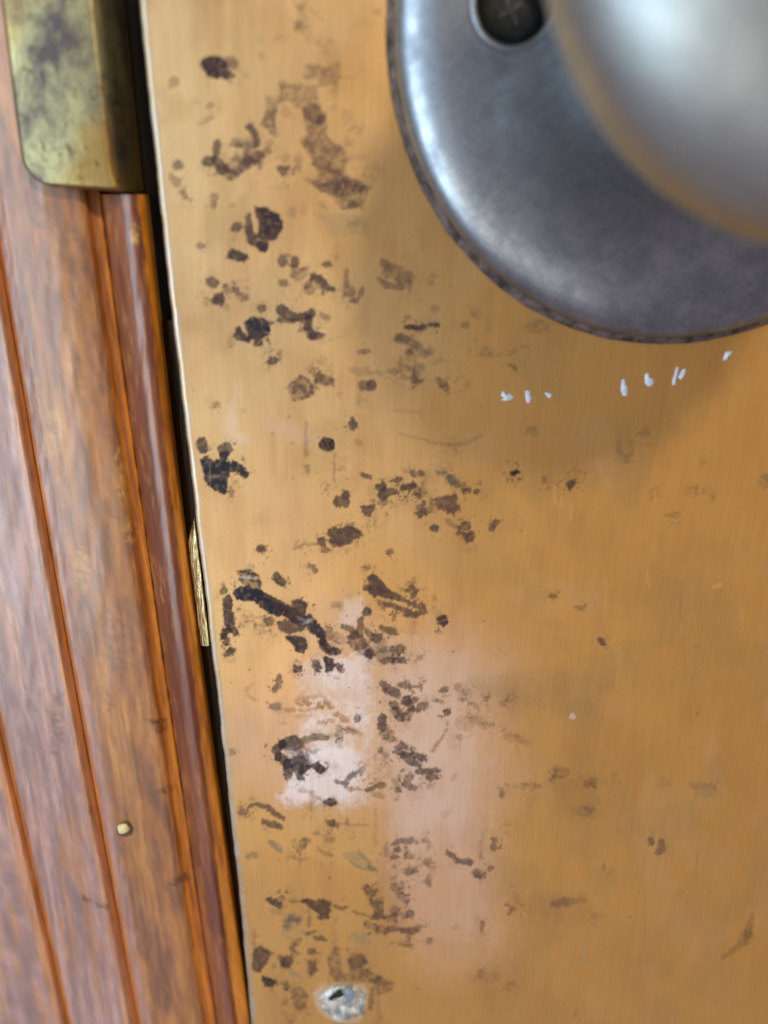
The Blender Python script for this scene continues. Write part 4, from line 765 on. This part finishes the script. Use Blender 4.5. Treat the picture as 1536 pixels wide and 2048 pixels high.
# --- door slab and the latch plate let into its edge
gx = unproject([T_PLATE(1000.)], [1000.], 0)[0][0]
def box(name, x0, x1, y0, y1, z0, z1, mat, parent, bev=0.0):
    bm = bmesh.new(); bmesh.ops.create_cube(bm, size=1)
    for v in bm.verts: v.co = Vector(((x0 + x1) / 2 + v.co.x * (x1 - x0), (y0 + y1) / 2 + v.co.y * (y1 - y0), (z0 + z1) / 2 + v.co.z * (z1 - z0)))
    if bev: bmesh.ops.bevel(bm, geom=bm.edges[:], offset=bev, segments=2, affect='EDGES')
    me = bpy.data.meshes.new(name); bm.to_mesh(me); bm.free(); me.materials.append(mat)
    o = bpy.data.objects.new(name, me); COL.objects.link(o)
    if parent: o.parent = parent; me.transform(Matrix.Translation(-parent.location))
    return o
zb, zt = Z_LO - .05, Z_HI + .05
DOOR = box('door', xe.max() + .0012, gx + .16, .0018, .038, zb - .01, zt + .01, MAT_SLAB, None, .0006); tag(DOOR, 'dark wooden door edge behind the brass cover plate', None, None, 'structure')

def strip(name, vrows, left, right, yl, yr, mat, parent, amp=0.0, nseg=10, back=.004):
    vs = []
    for i, v in enumerate(vrows):
        ul, ur = left(v), right(v)
        t = np.linspace(0, 1, nseg)
        uu = ul + (ur - ul) * t; yy = yl + (yr - yl) * t - np.sin(t * math.pi) * abs(amp)
        vs.append(unproject(uu, np.full(nseg, v), yy))
    vs = np.array(vs); nr = len(vrows)
    bk = vs.copy(); bk[..., 1] += back
    allv = np.concatenate([vs, bk[:, ::-1]], 1)
    return mesh_obj(name, allv.reshape(-1, 3), grid_faces(nr, nseg * 2, True), mat, parent, True)
latch = strip('latch_plate', np.linspace(640, 2140, 200), lambda v: T_GAP(v) - 6, lambda v: T_PLATE(v) + 6, .0045, .0028, MAT_DARKB, latch_thing, .0002)
def bl(v): return T_GAP(v) + 0 + 22 * np.clip((1090 - v) / 60, 0, 1) ** 1.3
bolt = strip('latch_tongue', np.linspace(1034, 1292, 90), bl, lambda v: np.maximum(bl(v) + 1.5, T_PLATE(v) - 2), .0031, .0016, MAT_BRASS, latch_thing, .0006, 14, .001)

# ------------------------------------------------------------------ DOOR FRAME
frame = tag(empty('doorframe', (-0.05, 0.002, CAMZ - 0.18)),
            'reddish brown varnished wooden door jamb with long grooves, left of the brass cover plate', 'door frame', None, 'thing')
W = Raster(-560, -90, 560, 2160)
U, V = W.U, W.V
gB = T_GROOVE_B(V); gA = T_GROOVE_A(V); st = T_STEP(V); bd = T_BEAD(V); lp = T_LIP(V)
long1 = fbm((U - .16 * V) / 14 + 4, V / 230, 4); long2 = fbm((U - .16 * V) / 17 + 60, V / 210 + 3, 4); blot = fbm((U - .15 * V) / 26 + 11, V / 90 + 8, 5)
def mixf(a, b, m): return a + (b - a) * m[..., None]
left = mixf(lin(164, 130, 128) + 0 * U[..., None], lin(142, 112, 112), sstep(.35, .65, long1))  # mauve sky sheen painted into the colour of the left boards
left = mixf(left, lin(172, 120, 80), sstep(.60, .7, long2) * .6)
midc = mixf(lin(152, 100, 54) + 0 * U[..., None], lin(126, 82, 56), sstep(.40, .6, blot))
midc = mixf(midc, lin(178, 122, 60), sstep(.50, .66, long2) * .6)
midc = mixf(midc, lin(144, 92, 66), sstep(.52, .7, long1) * .45)
org = mixf(lin(206, 132, 36) + 0 * U[..., None], lin(160, 92, 22), sstep(.35, .65, long1))
beadc = mixf(lin(108, 54, 30) + 0 * U[..., None], lin(128, 72, 40), sstep(.4, .65, long1))
long3 = fbm((U - .17 * V) / 3.4 + 13, V / 90 + 2, 3); long4 = fbm((U - .17 * V) / 8 + 31, V / 40 + 5, 4)
wv = (fbm(U / 9, V / 34, 3) - .5) * 9
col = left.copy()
col = mixf(col, midc, sstep(-3, 3, U - gB + wv))
col = mixf(col, lin(160, 124, 122), sstep(-4, 4, U - gB - 2) * (1 - sstep(18, 34, U - gB + wv * 2)) * .7)  # mauve sheen painted in beside the groove
col = mixf(col, org, sstep(-3, 3, U - st + wv))
col = mixf(col, beadc, sstep(-3, 3, U - bd + wv))
col = mixf(col, org, sstep(-3, 3, U - lp + wv))
for g in (gA, gB):
    col = mixf(col, lin(176, 104, 44), sstep(-14, -8, U - g + wv * .5) * (1 - sstep(6, 11, U - g + wv * .5)))
    col = mixf(col, lin(190, 128, 70), sstep(-30, -20, U - g + wv) * (1 - sstep(-16, -11, U - g + wv)) * .55)
col = col * (.84 + .32 * sstep(.3, .7, long3))[..., None] * (.88 + .24 * sstep(.3, .7, long4))[..., None]
col = mixf(col, lin(150, 112, 60), sstep(.60, .74, long4) * .4)
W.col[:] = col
wt = {'d': lin(70, 36, 20), 'p': lin(176, 140, 118), 'y': lin(190, 150, 84), 'g': lin(92, 66, 62), 'o': lin(170, 96, 36)}
def wp(pr, t, op, soft=3, brk=1, warp=1.2): W.paint(pr, wt[t], op, soft, brk, warp)
for pr, t, op in [
    (('s', [(90, 430), (130, 470)], [60, 50]), 'g', .4), (('s', [(300, 1440), (322, 1452)], [10, 26]), 'd', .6), (('s', [(305, 1450), (330, 1436)], [6, 5]), 'd', .8),
    (('s', [(322, 1582), (345, 1576)], [6, 12]), 'd', .7), (('s', [(335, 1770), (372, 1752)], [8, 14]), 'd', .7), (('s', [(165, 1796), (178, 1802)], [6, 8]), 'd', .7), (('s', [(196, 1806), (212, 1812)], [6, 8]), 'd', .7),
    (('s', [(120, 1390), (110, 1500)], [18, 24]), 'g', .5), (('s', [(220, 1240), (250, 1330)], [50, 60]), 'g', .4), (('s', [(205, 1380), (220, 1420)], [20, 14]), 'd', .35),
    (('s', [(240, 900), (250, 1000), (262, 1080)], [12, 20, 20]), 'y', .6), (('s', [(110, 840), (100, 900)], [40, 30]), 'y', .4), (('s', [(165, 1110), (168, 1170)], [26, 22]), 'y', .55),
    (('s', [(215, 1010), (240, 1030)], [30, 40]), 'g', .4), (('s', [(150, 690), (160, 770)], [14, 20]), 'd', .25), (('s', [(40, 1380), (80, 1400), (120, 1420)], [8, 20, 16]), 'p', .45), (('s', [(180, 1620), (185, 1624)], [10, 6]), 'd', .6),
    (('e', 58, 1740, 20, 20, 0), 'p', .3), (('s', [(205, 1900), (235, 1840)], [30, 40]), 'o', .3), (('s', [(268, 455), (270, 475)], [12, 18]), 'y', .8), (('s', [(200, 560), (206, 600)], [10, 14]), 'o', .5)]:
    wp(pr, t, op)
for k in range(90):
    x = rs.uniform(0, 480); y = rs.uniform(390, 2040); L = rs.uniform(6, 40)
    W.paint(('s', [(x, y), (x + L * .16, y + L)], [rs.uniform(1, 4)] * 2), wt['dpgyo'[rs.randint(5)]], rs.uniform(.12, .4), 1.6, -1, .6)

rows = np.linspace(-85, 2150, 520)
def board(name, cols, part_label=None, closeback=.022, rows=rows):
    """cols: list of (function of v -> u, depth). The cross-section is smoothed between them."""
    vs = []
    for v in rows:
        us = np.array([f(v) for f, d, *_ in cols]); ds = np.array([c[1] for c in cols])
        seg = np.arange(len(us)); fine = np.linspace(0, len(us) - 1, (len(us) - 1) * 6 + 1)
        uu = np.interp(fine, seg, us); dd = np.interp(fine, seg, ds)
        k = np.array([.25, .5, .25]); d2 = dd.copy()
        for _ in range(3): d2[1:-1] = k[0] * d2[:-2] + k[1] * d2[1:-1] + k[2] * d2[2:]
        d2 = d2 - (fbm(np.full_like(uu, v) / 90 + uu / 30, uu / 12 + v / 400, 2) - .5) * .00014
        vs.append(unproject(uu, np.full(len(uu), v), d2))
    vs = np.array(vs); n = vs.shape[1]
    pu_, pv_ = project(vs.reshape(-1, 3))
    bk = vs[:, [-1, -1, 0, 0]].copy(); bk[:, 1:3, 1] = closeback; bk[:, [0, 3], 1] += .0005
    tn = np.concatenate([W.sample(W.col, pu_, pv_).reshape(len(rows), n, 3), np.tile(lin(12, 7, 5), (len(rows), 4, 1))], 1)  # board sides tinted near black for the shade in the gaps
    allv = np.concatenate([vs, bk], 1)
    o = mesh_obj(name, allv.reshape(-1, 3), grid_faces(len(rows), n + 4, True), MAT_WOOD, frame, True, {'tint': tn.reshape(-1, 3)})
    if part_label: o['label'] = part_label
    return o
off = lambda f, k: (lambda v: f(v) + k)
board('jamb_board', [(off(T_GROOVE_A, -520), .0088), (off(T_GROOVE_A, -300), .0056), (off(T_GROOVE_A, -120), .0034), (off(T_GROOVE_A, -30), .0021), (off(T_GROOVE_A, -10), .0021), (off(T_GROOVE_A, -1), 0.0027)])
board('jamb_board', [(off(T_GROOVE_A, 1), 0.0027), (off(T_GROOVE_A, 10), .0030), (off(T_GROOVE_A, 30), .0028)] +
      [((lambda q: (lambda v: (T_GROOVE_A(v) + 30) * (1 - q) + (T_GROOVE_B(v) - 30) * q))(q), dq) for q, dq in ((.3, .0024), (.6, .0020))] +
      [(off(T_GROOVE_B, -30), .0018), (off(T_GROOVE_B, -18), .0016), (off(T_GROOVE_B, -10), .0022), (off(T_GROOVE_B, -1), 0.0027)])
board('jamb_board', [(off(T_GROOVE_B, 1), 0.0027), (off(T_GROOVE_B, 10), .0027), (off(T_GROOVE_B, 26), .0023)] +
      [((lambda q: (lambda v: (T_GROOVE_B(v) + 26) * (1 - q) + (T_STEP(v) - 14) * q))(q), dq) for q, dq in ((.3, .0018), (.6, .0014))] +
      [(off(T_STEP, -14), .0014), (off(T_STEP, -2), .0018), (off(T_STEP, 6), .0028), (off(T_BEAD, -1), .0034)],
      'wide mottled middle board with a cream fleck')
half = lambda q: (lambda v: T_BEAD(v) * (1 - q) + T_LIP(v) * q)
board('edge_bead', [(off(T_BEAD, 1), .0034), (half(.15), .0028), (half(.35), .0020), (half(.55), .0013), (half(.8), .0010), (off(T_LIP, 0), .0016), (off(T_GAP, -6), .0026), (off(T_GAP, 0), .0042)],
      'rounded dark brown bead along the door gap', .03, np.linspace(389, 2150, 420))

# cream fleck with a dark halo (a paint-filled nail head)
def oval(u, v, a, b, n=18, ph=0, seed=0):
    r_ = np.random.RandomState(seed)
    return [(u + a * math.cos(t + ph) * r_.uniform(.9, 1.08), v + b * math.sin(t + ph) * r_.uniform(.9, 1.08)) for t in np.linspace(0, 2 * math.pi, n, endpoint=False)]
nail = blob('nail_head', oval(249, 1660, 17, 14, seed=3), MAT_RING, frame, .00015, .0016)
cap = blob('paint_cap', oval(246, 1657, 12, 10, seed=4), MAT_CREAM, nail, .0004, .0014)
cap.location = (0, 0, 0)

# --- strike plate: bent brass sheet with rounded lower corner
def strike():
    nv, nu = 150, 90
    vs = np.zeros((nv, nu, 3))
    vr = np.linspace(-85, 386, nv)
    for i, v in enumerate(vr):
        t = (v + 85) / 471
        L = 2 + (v) * .128 if v > 0 else 2 + v * .1
        # rounded lower-left corner
        cy = 386 - 66
        if v > cy:
            q = (v - cy) / 66; L = L + 66 * (1 - math.sqrt(max(0, 1 - q * q)))
        Rr = 250 + v * .10
        tt = np.linspace(0, 1, nu); uu = L + (Rr - L) * tt
        vb = np.full(nu, v) - (1 - tt) * 12 * np.clip((v - 250) / 136, 0, 1)
        # depth: slightly dished face, then the lip rolls back into the gap
        dep = -.0002 - .0006 * np.sin(np.clip(tt / .75, 0, 1) * math.pi * .5) + .0075 * np.clip((tt - .70) / .30, 0, 1) ** 1.9
        edge_d = np.clip(1 - (np.minimum(uu - L, 40)) / 7, 0, 1) ** 2 * .0006 + np.clip((v - 376) / 10, 0, 1) ** 2 * .0007
        vs[i] = unproject(uu, vb, dep + edge_d)
    bk = vs.copy(); bk[..., 1] += .0011
    allv = np.concatenate([vs, bk[:, ::-1]], 1)
    f = grid_faces(nv, nu * 2, True)
    # close the lower end
    last = (nv - 1) * nu * 2
    cap_f = np.array([(last + j, last + j + 1, last + nu * 2 - 2 - j, last + nu * 2 - 1 - j) for j in range(nu - 1)])
    return allv.reshape(-1, 3), np.concatenate([f, cap_f])
def m_strike():
    m, nt, b = mat_new('tarnished_strike_brass')
    n1 = obj_noise(nt, 1.0, (150, 150, 110), 6, .68, .2); n2 = obj_noise(nt, 900, (1, 1, 1), 4, .6, .5); n3 = obj_noise(nt, 1.0, (90, 90, 60), 3, .5, .3)
    c1 = mixc(nt, mapr(nt, n1, .40, .60, 0, 1), lin(166, 160, 118), lin(88, 80, 80))
    c2 = mixc(nt, mapr(nt, n3, .50, .60, 0, .7), c1, lin(160, 128, 64))
    c3 = mixc(nt, mapr(nt, n2, .58, .72, 0, .8), c2, lin(78, 54, 36))
    link(nt, c3, b.inputs['Base Color']); b.inputs['Metallic'].default_value = .8
    link(nt, mapr(nt, n1, .35, .65, .34, .52), b.inputs['Roughness'])
    h = mathn(nt, 'ADD', mathn(nt, 'MULTIPLY', n2, .5), mathn(nt, 'MULTIPLY', n1, 1.0)); bump(nt, b, h, .35, .0002)
    return m
sv, sf = strike()
stk = mesh_obj('strike_plate', sv, sf, m_strike(), None, True)
tag(stk, 'tarnished greenish brass strike plate with a rounded lower corner, on the jamb', 'strike plate')

strip('gap_shade', np.linspace(-80, 650, 60), lambda v: T_GAP(v) - 5, lambda v: T_PLATE(v) + 6, .0060, .0050, MAT_HOLE, frame, .0)  # black strip added to stand for the shade in the gap
# black backing, the gap's shade put into its colour, so that no light leaks through
box('gap_shade_backing', -.075, gx + .0006, .026, .034, zb, zt, MAT_HOLE, frame)
